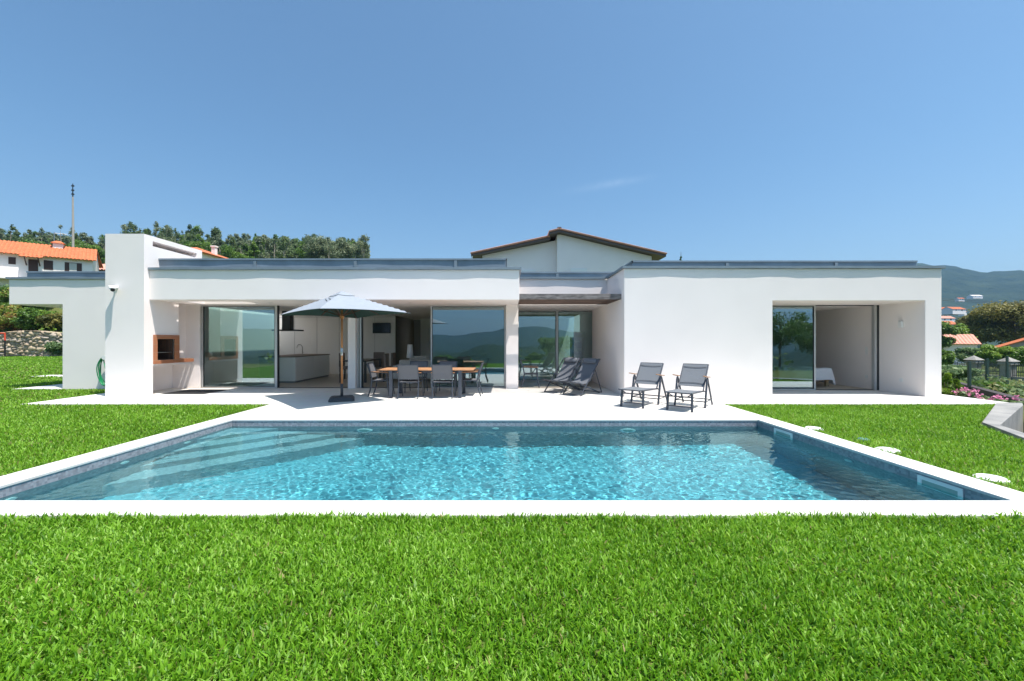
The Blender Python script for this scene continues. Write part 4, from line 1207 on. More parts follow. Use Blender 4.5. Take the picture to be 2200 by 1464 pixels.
def tree(name, label, cat, loc, htot, w, hcrown, kind, cols, seed, leaf=0.3, dens=1.0, bark='bark', group=None, lean=0.0, shell=0.5):
    rng = np.random.default_rng(seed)
    t = thing(name, label, cat, loc, 0, group)
    bl = crown_blobs(rng, (lean, 0, htot-hcrown), w, hcrown, kind, dens*2.3)
    V, C = blob_leaves(bl, rng, leaf*0.64, cols, shell=shell*0.7)
    o = np_mesh('crown', V, np.arange(len(V)), np.arange(len(V)//4)*4, M['leaf'], C, None)
    o.parent = t
    b = MB(); r0 = max(0.05, htot*0.017)
    b.tube([(0, 0, -0.3), (lean*0.3, 0, htot*0.3), (lean*0.7, 0.02*htot, htot*0.62), (lean, 0, htot*0.92)], [r0, r0*0.8, r0*0.5, r0*0.12], 8)
    for k in range(9):
        q = bl[rng.integers(len(bl))]
        zz = rng.uniform(0.35, 0.75)*htot
        zz = min(zz, q[2]-0.05)
        s = zz/htot
        p0 = Vector((lean*s, 0, zz)); p1 = Vector(q[:3])
        mid = p0.lerp(p1, 0.5) + Vector((0, 0, -0.04*htot*0.5))
        b.tube([p0, mid, p1], [r0*0.38, r0*0.26, r0*0.1], 6)
    b.build('trunk', M[bark], t, smooth=True)
    return t

def gz(x, y): return float(height(np.array([x]), np.array([y]))[0])
def at(px, D): return ((px-1092)*D/890, D)

# the wood on the hillside: one mass, too many trees to count
rng = np.random.default_rng(21)
VV, CC, TV, TF = [], [], [], 0
tb_ = MB()
n_t = 0
while n_t < 1050:
    y = 98 + 117*math.sqrt(rng.random()); ra = rng.uniform(-1.42, -0.34)
    x = ra*y
    if ra > -0.42 and y < 130: continue
    zg = gz(x, y)
    h_ = rng.uniform(9, 15) ; w = rng.uniform(2.8, 4.8)
    h_ = min(h_, (0.250 + 0.03*float(sm(-0.55, -0.85, ra)) + rng.uniform(-0.012, 0.008))*y + 1.5 - zg)
    if h_ < 5: continue
    kind = 'tall' if rng.random() < 0.6 else 'round'
    far = 0.75
    bl = crown_blobs(rng, (x, y, zg+h_*0.28), w, h_*0.72, kind, 1.25)
    pal = EUC if rng.random() < 0.6 else (DARK if rng.random() < 0.7 else MID)
    V, C = blob_leaves(bl, rng, 0.22, pal, shell=0.15)
    VV.append(V); CC.append(C)
    tb_.tube([(x, y, zg-0.5), (x+rng.normal(0, 0.3), y, zg+h_*0.55), (x, y, zg+h_*0.9)], [0.18, 0.12, 0.03], 5)
    n_t += 1
V = np.concatenate(VV); C = np.concatenate(CC)
wood = quads_mesh('wood', V, M['leaf'], C)
tag(wood, 'mixed wood of eucalyptus and pine covering the hillside behind the villa', 'wood', kind='stuff')
tb_.build('wood_trunks', M['pale_bark'], wood)
bpy.data.objects['wood_trunks']['kind'] = 'stuff'

# trees that stand out from the wood
def ptree(name, label, px, ytop, wpx, D, hc_frac, kind, cols, seed, **k):
    x, y = at(px, D); zt = 1.5 + (732-ytop)*D/890; zg = gz(x, y)
    H = zt - zg
    return tree(name, label, 'tree', (x, y, zg), H, wpx*D/890, H*hc_frac, kind, cols, seed, **k)
GE = 'tall trees along the skyline behind the villa'
ptree('eucalyptus_tree', 'lone slim eucalyptus at the right end of the skyline trees, sky showing through', 781, 506, 34, 112, 0.72, 'tall', EUC, 31, leaf=0.30, dens=0.75, bark='pale_bark', group=GE)
ptree('eucalyptus_tree', 'broad eucalyptus at the right end of the wood, just left of the lone slim one', 736, 506, 58, 114, 0.85, 'round', EUC, 32, leaf=0.34, bark='pale_bark', group=GE)
ptree('eucalyptus_tree', 'tallest broad eucalyptus in the dense clump near the right end of the wood', 684, 503, 66, 114, 0.88, 'round', EUC, 33, leaf=0.34, bark='pale_bark', group=GE)
ptree('eucalyptus_tree', 'slim eucalyptus above the middle of the left flat roof, left of the dense clump', 612, 508, 36, 122, 0.85, 'tall', EUC, 34, leaf=0.34, dens=1.3, bark='pale_bark', group=GE)
ptree('eucalyptus_tree', 'pointed eucalyptus with reddish trunk between two slim ones above the left flat roof', 568, 505, 40, 122, 0.8, 'tall', EUC, 35, leaf=0.34, dens=1.3, bark='pale_bark', group=GE)
ptree('pine_tree', 'rounded dark pine above the orange roof with the white chimney', 465, 489, 38, 128, 0.85, 'tall', DARK, 36, leaf=0.38, dens=1.4, group=GE)
ptree('pine_tree', 'dark pine rising directly behind the top of the chimney block', 408, 484, 36, 128, 0.85, 'tall', DARK, 37, leaf=0.38, dens=1.4, group=GE)
ptree('pine_tree', 'tallest dark pine just right of the chimney block front', 281, 478, 34, 132, 0.85, 'tall', DARK, 38, leaf=0.38, dens=1.4, group=GE)
GB = 'bright green round trees below the wood'
ptree('leafy_tree', 'bright green round tree behind the orange roof with white chimney', 424, 511, 62, 92, 0.9, 'round', MID, 41, leaf=0.3, dens=1.3, group=GB)
ptree('leafy_tree', 'bright green low tree right of the orange roof with white chimney', 500, 528, 70, 90, 0.9, 'round', MID, 42, leaf=0.3, dens=1.3, group=GB)
ptree('leafy_tree', 'bright green pointed tree among the trunks above the left flat roof', 546, 524, 44, 92, 0.9, 'cone', MID, 43, leaf=0.28, dens=1.3, group=GB)
ptree('leafy_tree', 'green round tree right of the concrete pole behind the white hillside house', 186, 516, 76, 84, 0.92, 'round', MID, 44, leaf=0.3, dens=1.4, group=GB)
ptree('leafy_tree', 'green spreading tree left of the concrete pole behind the white hillside house', 70, 508, 110, 90, 0.92, 'round', MID, 45, leaf=0.32, dens=1.4, group=GB)

cf = ptree('conifer', 'small conifer tip with a bare leader just showing over the right flat roof', 1463, 553, 30, 62, 0.5, 'cone', MID, 49, leaf=0.14, dens=0.5)
b = MB(); zc = 1.5+(732-541)*62/890-cf.location.z; b.tube([(0, 0, zc-2.0), (0, 0, zc)], [0.05, 0.02], 6); b.build('leader', M['bark'], cf)
# shrub bank above the stone wall on the left
def shrub(name, label, x, y, w, h_, cols, seed, leaf, group=None, dens=1.0, kind='round', z=None, cat='shrub'):
    rng = np.random.default_rng(seed)
    zg = gz(x, y) if z is None else z
    t = thing(name, label, cat, (x, y, zg), 0, group)
    V, C = blob_leaves(crown_blobs(rng, (0, 0, -0.05*h_), w, h_*1.05, kind, dens), rng, leaf, cols, shell=0.35)
    o = quads_mesh('foliage', V, M['leaf'], C); o.parent = t
    b = MB()
    for k in range(5):
        a = rng.uniform(0, 6.28)
        b.tube([(0, 0, -0.1), (0.15*w*math.cos(a), 0.15*w*math.sin(a), h_*0.4), (0.3*w*math.cos(a), 0.3*w*math.sin(a), h_*0.75)], [0.02+0.006*h_, 0.012, 0.005], 5)
    b.build('stem', M['bark'], t)
    return t
GS = 'shrubs on the bank above the stone wall'
sp = [(8, 42.0, 3.4, 3.0, REDDISH, 'reddish green shrub at the far left above the stone wall'),
      (40, 42.3, 3.0, 2.4, REDDISH, 'reddish green shrub above the stone wall, second from the left frame edge'),
      (66, 42.0, 2.8, 2.6, MID, 'dense green shrub above the middle of the stone wall'),
      (95, 42.6, 3.4, 2.2, BRIGHT, 'pale feathery shrub above the right part of the stone wall'),
      (122, 42.2, 2.8, 2.0, OLIVE, 'dry olive shrub above the stone wall next to the white cantilever wall'),
      (20, 46.5, 4.5, 3.0, MID, 'large green shrub higher on the bank at the far left'),
      (62, 47.0, 4.2, 2.6, REDDISH, 'large reddish shrub higher on the bank below the cantilever'),
      (105, 47.2, 4.6, 2.4, MID, 'large green shrub higher on the bank near the white wing'),
      (128, 40.0, 2.2, 1.5, BLUISH, 'bluish green shrub growing at the foot of the stone wall beside the white wing')]
for i, (px, D, w, h_, cols, lab) in enumerate(sp):
    x, y = at(px, D)
    shrub('shrub', lab, x, y, w, h_, cols, 60+i, 0.14, GS, 1.6)
rng = np.random.default_rng(77)
bl = []
for k in range(420):
    ra = rng.uniform(-1.35, -0.75); y = rng.uniform(41.2, 62); x = ra*y
    r = rng.uniform(0.4, 1.0)
    bl.append((x, y, gz(x, y)+r*0.3, r, r, r*0.7, 34))
V, C = blob_leaves(bl, rng, 0.16, BRIGHT)
tag(quads_mesh('bank_plants', V, M['leaf'], C), 'low wild plants covering the bank above the stone wall', 'undergrowth', kind='stuff')

# rough stone retaining wall
rng = np.random.default_rng(8)
wx0, wx1, wy, wh = -62.0, -30.0, 40.0, 2.35
seeds = np.stack([rng.uniform(0, wx1-wx0, 520), rng.uniform(-0.1, wh+0.1, 520)], -1)
nu, nv = 520, 40
U, VV_ = np.meshgrid(np.linspace(0, wx1-wx0, nu), np.linspace(-0.2, wh, nv))
P = np.stack([U.ravel(), VV_.ravel()], -1)
d1 = np.full(len(P), 9e9); d2 = np.full(len(P), 9e9); idn = np.zeros(len(P), int)
for i, s_ in enumerate(seeds):
    d = np.hypot((P[:, 0]-s_[0])*0.7, (P[:, 1]-s_[1])*1.25)
    m1 = d < d1
    d2 = np.where(m1, d1, np.minimum(d2, d)); idn = np.where(m1, i, idn); d1 = np.where(m1, d, d1)
e = np.clip((d2-d1)/0.2, 0, 1)
dep = 0.24*np.sqrt(e)*(0.7+0.6*rng.random(520)[idn]) + rng.normal(0, 0.012, len(P))
sc_ = np.array([(0.40, 0.31, 0.22), (0.44, 0.37, 0.30), (0.32, 0.27, 0.22), (0.52, 0.41, 0.28)])[rng.integers(0, 4, 520)]
colr = sc_[idn]*rng.uniform(0.85, 1.15, (len(P), 1))*np.where(e < 0.12, 0.45, 1.0)[:, None]
V = np.stack([P[:, 0]+wx0, wy-dep, P[:, 1]], -1)
V[:, 2] += 0.12*np.sin(P[:, 0]*0.9)*(P[:, 1]/wh)
top = V[-nu:].copy(); top[:, 1] = wy+0.7
V = np.concatenate([V, top]); colr = np.concatenate([colr, colr[-nu:]])
ii = (np.arange(nv)[:, None]*nu + np.arange(nu-1)[None, :]).ravel()
loops = np.stack([ii, ii+1, ii+nu+1, ii+nu], -1).ravel()
m, nt, bs_ = newmat('field_stone'); a_ = nt.nodes.new('ShaderNodeAttribute'); a_.attribute_name = 'tint'; nt.links.new(a_.outputs['Color'], bs_.inputs['Base Color']); bs_.inputs['Roughness'].default_value = 0.95
tag(np_mesh('stone_wall', V, loops, np.arange(len(ii))*4, m, colr), 'rough field stone retaining wall at the left edge of the lawn', 'wall')
gf = thing('football_goal', 'small goal frame with red top and dark post before the stone wall', 'goal', (-46.9, 38.6, -0.03))
b = MB(); b.tube([(-3, 0, 2.2), (0, 0, 2.2), (0, 0, 1.55)], 0.07, 8); b.build('crossbar', M['red_paint'], gf)
b = MB(); b.tube([(0, 0, 0), (0, 0, 1.55)], 0.06, 8); b.tube([(-3, 0, 0), (-3, 0, 2.2)], 0.06, 8); b.tube([(0, 0, 0.05), (0, 1.2, 0.05)], 0.05, 8); b.build('post', M['black'], gf)

# ------------------------------------------------------------------ neighbouring houses
def corrugated(b, p00, p10, p01, p11, wave=0.36, amp=0.045, t=0.10):
    """roof slope between eave p00-p10 and ridge p01-p11, tile rows running up the slope"""
    p00, p10, p01, p11 = map(Vector, (p00, p10, p01, p11))
    L = (p10-p00).length; n = max(2, int(L/wave)*6)
    nrm = (p10-p00).cross(p01-p00).normalized()
    if nrm.z < 0: nrm = -nrm
    rows = []
    for k in range(5):
        f = k/4; row = []
        for i in range(n+1):
            s_ = i/n
            p = p00.lerp(p10, s_).lerp(p01.lerp(p11, s_), f) + nrm*(amp*math.sin(2*math.pi*s_*L/wave))
            row.append(tuple(p))
        rows.append(row)
    b.sheet(rows, t)

# white tiled house on the hillside, its front turned half to the right
P0 = Vector((-61.3, 50.0, 0)); dv = Vector((0.778, 0.628, 0)); nv_ = Vector((0.628, -0.778, 0))
hz = 9.0
hh = thing('hillside_house', 'white house with orange tiled roof and brown shutters on the left hillside', 'house', (P0.x, P0.y, hz))
def hu(px):
    r_ = (px-1092)/890
    return (r_*P0.y-P0.x)/(dv.x-r_*dv.y)
def hzv(px, py):
    u_ = hu(px); return 1.5+(732-py)*(P0.y+u_*dv.y)/890
def H(u_, out, z): p = P0 + dv*u_ + nv_*out; return (p.x, p.y, z)
u0, u1 = -10.0, hu(199)
b = MB()
zE, zR = 12.15, 14.05
b.add([H(u0, 0, hz-3.5), H(u1, 0, hz-3.5), H(u1, 0, zE), H(u0, 0, zE), H(u0, -6, hz-3.5), H(u1, -6, hz-3.5), H(u1, -6, zE), H(u0, -6, zE), H(u0, -3, zR-0.1), H(u1, -3, zR-0.1)],
      [(0,1,2,3), (1,5,6,9,2), (5,4,7,6), (4,0,3,8,7)])
b.build('wall', M['plaster'], hh, world=True)
b = MB(); corrugated(b, H(u0-0.3, 0.55, zE-0.12), H(u1+0.4, 0.55, zE-0.12), H(u0-0.3, -3, zR), H(u1+0.1, -3, zR)); corrugated(b, H(u0-0.3, -6.5, zE-0.1), H(u1+0.4, -6.5, zE-0.1), H(u0-0.3, -3.02, zR), H(u1+0.1, -3.02, zR))
rf = b.build('roof', M['tile_roof'], hh, world=True)
def hrect(name, pxa, pxb, ya, yb, mat, out=0.03, parent=None, t=0.05):
    ua, ub = hu(pxa), hu(pxb); za, zb_ = hzv((pxa+pxb)/2, ya), hzv((pxa+pxb)/2, yb)
    b = MB()
    q = [H(ua, out-t, zb_), H(ub, out-t, zb_), H(ub, out, zb_), H(ua, out, zb_), H(ua, out-t, za), H(ub, out-t, za), H(ub, out, za), H(ua, out, za)]
    b.add(q, [(0,1,2,3), (4,7,6,5), (0,4,5,1), (1,5,6,2), (2,6,7,3), (3,7,4,0)])
    return b.build(name, mat, parent or hh, world=True)
hrect('window', 18, 34, 553, 568, M['shutter'])
hrect('door', 61, 82, 558, 586, M['shutter'])
hrect('window', 94, 114, 560, 580, M['shutter'])
w_ = hrect('window', 139, 176, 565, 584, M['shutter'])
hrect('pane', 149, 165, 566, 584, M['sofa'], 0.05, w_, 0.018)
b = MB(); ua, ub = hu(46), hu(96)
corrugated(b, H(ua, 1.25, hzv(70, 556)+0.0), H(ub, 1.25, hzv(70, 556)), H(ua, 0.02, hzv(70, 548)+0.1), H(ub, 0.02, hzv(70, 548)+0.1), amp=0.035)
b.build('porch_roof', M['tile_roof'], hh, world=True)
b = MB()
for uu in (hu(57), hu(86)): b.bar(H(uu, 0.04, hzv(70, 571)), H(uu, 1.0, hzv(70, 557)), 0.1, 0.1)
b.build('bracket', M['shutter'], hh, world=True)
b = MB()
uc = hu(116); 
b.add([H(uc-0.45, -2.2, zR-0.9), H(uc+0.45, -2.2, zR-0.9), H(uc+0.45, -3.0, zR-0.9), H(uc-0.45, -3.0, zR-0.9), H(uc-0.45, -2.2, zR+0.25), H(uc+0.45, -2.2, zR+0.25), H(uc+0.45, -3.0, zR+0.25), H(uc-0.45, -3.0, zR+0.25)],
      [(0,1,5,4), (1,2,6,5), (2,3,7,6), (3,0,4,7), (4,5,6,7)])
chm = b.build('chimney', M['plaster'], rf, world=True)
b = MB(); b.add([H(uc-0.65, -2.0, zR+0.251), H(uc+0.65, -2.0, zR+0.251), H(uc+0.65, -3.2, zR+0.251), H(uc-0.65, -3.2, zR+0.251), H(uc-0.2, -2.5, zR+0.6), H(uc+0.2, -2.5, zR+0.6), H(uc+0.2, -2.7, zR+0.6), H(uc-0.2, -2.7, zR+0.6)],
      [(0,1,5,4), (1,2,6,5), (2,3,7,6), (3,0,4,7), (4,5,6,7), (3,2,1,0)])
b.build('chimney_cap', M['tile_roof'], rf, world=True)
b = MB(); b.tube([H(uc-0.5, -3.4, zR-0.1), H(uc-0.5, -3.4, zR+1.9)], 0.03, 6); b.tube([H(uc-0.5, -3.4, zR+1.75), H(uc+0.7, -3.4, zR+1.75)], 0.02, 6)
for k in range(5): b.tube([H(uc-0.4+0.25*k, -3.1, zR+1.75), H(uc-0.4+0.25*k, -3.7, zR+1.75)], 0.012, 5)
b.build('aerial', M['steel'], hh, world=True)
b = MB(); uu = hu(24)
b.add([H(u0, 0.0, hz-0.1), H(hu(50), 0.0, hz-0.1), H(hu(50), 1.6, hz-0.1), H(u0, 1.6, hz-0.1), H(u0, 0.0, hz+0.08), H(hu(50), 0.0, hz+0.08), H(hu(50), 1.6, hz+0.08), H(u0, 1.6, hz+0.08)],
      [(0,1,2,3), (4,5,6,7), (0,1,5,4), (1,2,6,5), (2,3,7,6)])
b.build('balcony', M['plaster'], hh, world=True)
b = MB(); b.tube([H(u0, 1.5, hz+1.0), H(hu(48), 1.5, hz+1.0)], 0.025, 6)
for k in range(26):
    uu = u0 + (hu(48)-u0)*k/25; b.tube([H(uu, 1.5, hz+0.08), H(uu, 1.5, hz+1.0)], 0.012, 5)
b.build('railing', M['steel'], hh, world=True)

def simple_house(name, label, x, y, w, d, zg, ze, zr, rz_=0.0, wall='plaster', roof='tile_roof', gable_front=False, wins=(), chim=None):
    t = thing(name, label, 'house', (x, y, zg), rz_)
    b = MB(); hw, hd = w/2, d/2; e, r_ = ze-zg, zr-zg
    if gable_front: b.prism_y([(-hw, -2), (hw, -2), (hw, e), (0, r_-0.05), (-hw, e)], -hd, hd)
    else:
        vs = [(-hw,-hd,-2),(hw,-hd,-2),(hw,hd,-2),(-hw,hd,-2),(-hw,-hd,e),(hw,-hd,e),(hw,hd,e),(-hw,hd,e),(-hw,0,r_-0.05),(hw,0,r_-0.05)]
        b.add(vs, [(0,1,5,4),(1,2,6,9,5),(2,3,7,6),(3,0,4,8,7)])
    b.build('wall', M[wall], t)
    b = MB(); o_ = 0.35
    if gable_front:
        for s_ in (-1, 1): corrugated(b, (s_*(hw+o_), -hd-o_, e-0.12), (s_*(hw+o_), hd+o_, e-0.12), (s_*0.01, -hd-o_, r_+0.02), (s_*0.01, hd+o_, r_+0.02))
    else:
        for s_ in (-1, 1): corrugated(b, (-hw-o_, s_*(hd+o_), e-0.12), (hw+o_, s_*(hd+o_), e-0.12), (-hw-o_, s_*0.01, r_+0.02), (hw+o_, s_*0.01, r_+0.02))
    rf = b.build('roof', M[roof], t)
    for (wx, wz, ww, wh_) in wins:
        b = MB(); b.box(wx-ww/2, wx+ww/2, -hd-0.04, -hd-0.002, wz, wz+wh_); b.build('window', M['pane_dark'], t)
    if chim:
        b = MB(); b.box(chim[0]-0.35, chim[0]+0.35, chim[1]-0.35, chim[1]+0.35, chim[2], chim[3]-0.25); b.box(chim[0]-0.48, chim[0]+0.48, chim[1]-0.48, chim[1]+0.48, chim[3]-0.249, chim[3]); b.build('chimney', M['plaster'], rf)
    return t
# house behind the chimney block
x, y = at(418, 70); zg = gz(x, y)
hp = thing('hipped_house', 'white house with orange hipped roof and white chimney behind the chimney block', 'house', (x, y, zg))
zpk, ze = 17.25-zg, 15.35-zg
b = MB(); b.box(-4.6, 4.6, -4.6, 4.6, -2, ze); b.build('wall', M['plaster'], hp)
b = MB(); q = 5.4
b.add([(-q,-q,ze),(q,-q,ze),(q,q,ze),(-q,q,ze),(-0.4,0,zpk),(0.4,0,zpk)], [(0,1,5,4),(1,2,5),(2,3,4,5),(3,0,4)])
b.add([(-q,-q,ze-0.02),(q,-q,ze-0.02),(q,q,ze-0.02),(-q,q,ze-0.02)], [(3,2,1,0)])
rf = b.build('roof', M['tile_roof'], hp)
b = MB(); b.box(3.4, 4.0, -0.8, -0.2, ze, zpk-0.1); b.box(3.3, 4.1, -0.9, -0.1, zpk-0.099, zpk+0.12); b.build('chimney', M['plaster'], rf)
x, y = at(218, 62)
simple_house('garden_shed', 'low shed with faded orange tiled roof beside the white hillside house', x, y, 4.5, 4, gz(x, y), 11.9, 12.9, R(20), wall='granite', roof='tile_pale')

# white gabled neighbour behind the middle of the villa
gh = thing('gabled_house', 'white gabled house with thin tiled roof and dark fascia behind the villa', 'house', (4.0, 33.0, -0.03))
def gx_(px): return (px-1092)*30/890
def gz_(py): return 1.5+(732-py)*30/890
xa, xr = gx_(1197), gx_(1400)
b = MB(); b.prism_y([(xa, 0), (xr, 0), (xr, gz_(551)), (gx_(1203), gz_(504)), (xa, gz_(505))], 30, 39)
b.build('wall', M['plaster'], gh, world=True)
b = MB(); xl = gx_(1035)
b.prism_y([(xl, 0), (xa-0.002, 0), (xa-0.002, gz_(512)), (xl, gz_(545))], 30.7, 39)
b.build('wall', M['plaster'], gh, world=True)
def slope(x0, z0, x1, z1, y0, y1, t, name, mat, parent, dz=0.0):
    b = MB(); b.prism_y([(x0, z0+dz), (x1, z1+dz), (x1, z1+dz+t), (x0, z0+dz+t)], y0, y1); return b.build(name, mat, parent, world=True)
r1 = slope(gx_(1200), gz_(502.5), gx_(1425), gz_(555), 29.45, 39.5, 0.12, 'roof', M['fascia'], gh)
b = MB(); corrugated(b, (gx_(1426), 29.36, gz_(555)+0.19), (gx_(1426), 39.5, gz_(555)+0.19), (gx_(1200), 29.36, gz_(502.5)+0.19), (gx_(1200), 39.5, gz_(502.5)+0.19), amp=0.03, t=0.10); b.build('roof_tiles', M['tile_pale'], r1, world=True)
r2 = slope(gx_(1178), gz_(508), gx_(1199.9), gz_(502.5), 29.45, 39.5, 0.12, 'roof', M['fascia'], gh)
r3 = slope(gx_(1012), gz_(550.5), gx_(1182), gz_(513.5), 30.0, 39.5, 0.12, 'roof', M['fascia'], gh)
b = MB(); corrugated(b, (gx_(1011), 29.9, gz_(550.5)+0.19), (gx_(1011), 39.5, gz_(550.5)+0.19), (gx_(1181), 29.9, gz_(513.5)+0.19), (gx_(1181), 39.5, gz_(513.5)+0.19), amp=0.03, t=0.10); b.build('roof_tiles', M['tile_pale'], r3, world=True)
b = MB(); corrugated(b, (gx_(1178), 29.36, gz_(508)+0.19), (gx_(1178), 39.5, gz_(508)+0.19), (gx_(1199.5), 29.36, gz_(502.5)+0.19), (gx_(1199.5), 39.5, gz_(502.5)+0.19), amp=0.03, t=0.10); b.build('roof_tiles', M['tile_pale'], r2, world=True)
b = MB(); b.box(gx_(1196), gx_(1204), 29.4, 39.5, gz_(502.5)+0.22, gz_(502.5)+0.33); b.build('ridge_cap', M['fascia'], gh, world=True)
b = MB(); b.tube([(gx_(1138), 32, gz_(522)), (gx_(1138), 32, gz_(512))], 0.05, 8); b.tube([(gx_(1138), 32, gz_(512)), (gx_(1138), 32, gz_(508))], [0.22, 0.02], 8); b.build('roof_vent', M['fascia'], gh, world=True)
b = MB(); b.tube([(gx_(1014), 30.1, gz_(548)), (gx_(1014), 30.1, gz_(556)), (gx_(1030), 30.6, gz_(562)), (gx_(1030), 30.65, 1)], 0.06, 8); b.build('drainpipe', M['white_plastic'], gh, world=True)
for pa, pb, yy in ((1115, 1152, 30.7), (1226, 1261, 30.0)):
    b = MB(); b.box(gx_(pa), gx_(pb), yy-0.06, yy-0.002, gz_(640), gz_(577)); b.build('roller_shutter', M['white_plastic'], gh, world=True)

# concrete mast on the left
x, y = at(157, 75); zg = gz(x, y)
mp = thing('concrete_pole', 'tall grey concrete utility pole with fittings rising above the hillside wood', 'pole', (x, y, zg))
zt = 1.5+337*75/890-zg
b = MB(); b.tube([(0, 0, 0), (0, 0, zt*0.5), (-0.05, 0, zt-2.4)], [0.21, 0.17, 0.12], 8); b.build('shaft', M['lattice_pole'], mp)
b = MB(); b.tube([(-0.05, 0, zt-2.4), (-0.06, 0, zt)], [0.09, 0.06], 8); b.build('top_tube', M['iron'], mp)
b = MB()
for z in (zt-0.4, zt-1.2, zt-1.9): b.box(-0.24, 0.14, -0.1, 0.1, z-0.12, z+0.12)
b.build('fitting', M['iron'], mp)

# ------------------------------------------------------------------ right side: planter, boundary wall, gardens
b = MB()
out_ = [(11.55, 9.80), (8.53, 7.46), (7.77, 6.24), (6.4, 3.2)]; inn = [(11.75, 9.45), (8.55, 7.20), (7.95, 6.15), (6.62, 3.1)]
b.prism(out_[:1] + [(12.1, 9.75)] + inn + out_[:0:-1], -2.6, 0.035)
tag(b.build('retaining_wall', M['concrete'], bevel=0.012), 'weathered concrete wall around the sunken light well at the right of the lawn', 'wall')
b = MB()
p_ = [(16.8, 15.6), (13.35, 10.75), (10.4, 6.6), (8.6, 4.0)]; off = Vector((0.163, -0.116))
b.prism(p_ + [(x+off.x, y+off.y) for x, y in p_[::-1]], -2.2, -0.06)
tag(b.build('boundary_wall', M['dry_earth']), 'low dark boundary wall running behind the pink flowers', 'wall')
# wire fence standing behind the boundary wall
fp = [(15.75, 14.15), (19.3, 16.7), (23.6, 19.6)]
fence = thing('wire_fence', 'green wire mesh fence beyond the dark boundary wall', 'fence', (fp[0][0], fp[0][1], -0.6))
def fz(x, y): return gz(x, y)
for x, y in fp:
    b = MB(); b.box(x-0.035, x+0.035, y-0.035, y+0.035, fz(x, y)-0.3, 0.78); b.build('post', M['green_metal'], fence, world=True)
b = MB()
for i in range(2):
    a, c = Vector((*fp[i], 0)), Vector((*fp[i+1], 0))
    n = int((c-a).length/0.3)
    for k in range(-3, n):
        s0, s1 = max(0, k/n), min(1, (k+4)/n)
        z0 = -0.5 + (s0*n-k)*0.3; z1 = -0.5 + (s1*n-k)*0.3
        p, q = a.lerp(c, s0), a.lerp(c, s1)
        b.tube([(p.x, p.y, z0), (q.x, q.y, z1)], 0.0016, 4, caps=False)
        z0, z1 = 0.7-(s0*n-k)*0.3, 0.7-(s1*n-k)*0.3
        b.tube([(p.x, p.y, z0), (q.x, q.y, z1)], 0.0016, 4, caps=False)
b.build('mesh', M['green_metal'], fence, world=True)

def pillar_thing(px, D, label, ytop, ybase):
    x, y = at(px, D); zb_ = 1.5-(ybase-732)*D/890; zt = 1.5-(ytop-732)*D/890
    t = thing('gate_pillar', label, 'pillar', (x, y, zb_), R(8), 'granite gate pillars'); hh_ = zt-zb_
    b = MB(); b.box(-0.33, 0.33, -0.33, 0.33, -0.6, hh_*0.66); b.build('shaft', M['granite'], t, bevel=0.02)
    b = MB(); b.box(-0.43, 0.43, -0.43, 0.43, hh_*0.661, hh_*0.74); b.box(-0.36, 0.36, -0.36, 0.36, hh_*0.741, hh_*0.80); b.build('collar', M['granite'], t)
    b = MB(); b.add([(-0.48,-0.48,hh_*0.801),(0.48,-0.48,hh_*0.801),(0.48,0.48,hh_*0.801),(-0.48,0.48,hh_*0.801),(0,0,hh_)], [(0,1,4),(1,2,4),(2,3,4),(3,0,4),(3,2,1,0)]); b.build('cap', M['granite'], t)
    return x, y, zb_
pa = pillar_thing(2092, 37, 'granite gate pillar with pyramid cap nearer the white villa', 764, 812)
pb = pillar_thing(2166, 34, 'granite gate pillar with pyramid cap nearer the right edge of the photo', 767, 816)
x2, y2 = at(2262, 31)
def railing(label, a, c, zb_):
    t = thing('iron_railing', label, 'railing', (a[0], a[1], zb_), 0, 'iron railings between the gate pillars')
    a, c = Vector((a[0], a[1], zb_)), Vector((c[0], c[1], zb_)); d = (c-a); n = int(d.length/0.16)
    a = a + d.normalized()*0.36; c = c - d.normalized()*0.36; d = c-a
    b = MB(); nn = Vector((-d.y, d.x, 0)).normalized()*0.14
    b.add([tuple(a+nn-Vector((0,0,0.8))), tuple(c+nn-Vector((0,0,0.8))), tuple(c-nn-Vector((0,0,0.8))), tuple(a-nn-Vector((0,0,0.8))), tuple(a+nn+Vector((0,0,0.28))), tuple(c+nn+Vector((0,0,0.28))), tuple(c-nn+Vector((0,0,0.28))), tuple(a-nn+Vector((0,0,0.28)))],
          [(0,3,2,1),(4,5,6,7),(0,1,5,4),(1,2,6,5),(2,3,7,6),(3,0,4,7)])
    b.build('base_wall', M['granite'], t, world=True)
    b = MB()
    for k in range(n+1):
        p = a + d*(k/n); b.box(p.x-0.016, p.x+0.016, p.y-0.016, p.y+0.016, zb_+0.281, zb_+1.28 + (0.1 if k % 2 else 0))
    for z in (0.4, 1.15): b.bar(a+Vector((0,0,z)), c+Vector((0,0,z)), 0.03, 0.04)
    b.build('bars', M['iron'], t, world=True)
railing('dark iron railing between the two granite pillars', pa, pb, pb[2])
railing('dark iron railing right of the right granite pillar', pb, (x2, y2), pb[2])
xl_, yl_ = at(2000, 40)
railing('dark iron railing left of the left granite pillar, half hidden by bushes', (xl_, yl_), pa, pa[2])

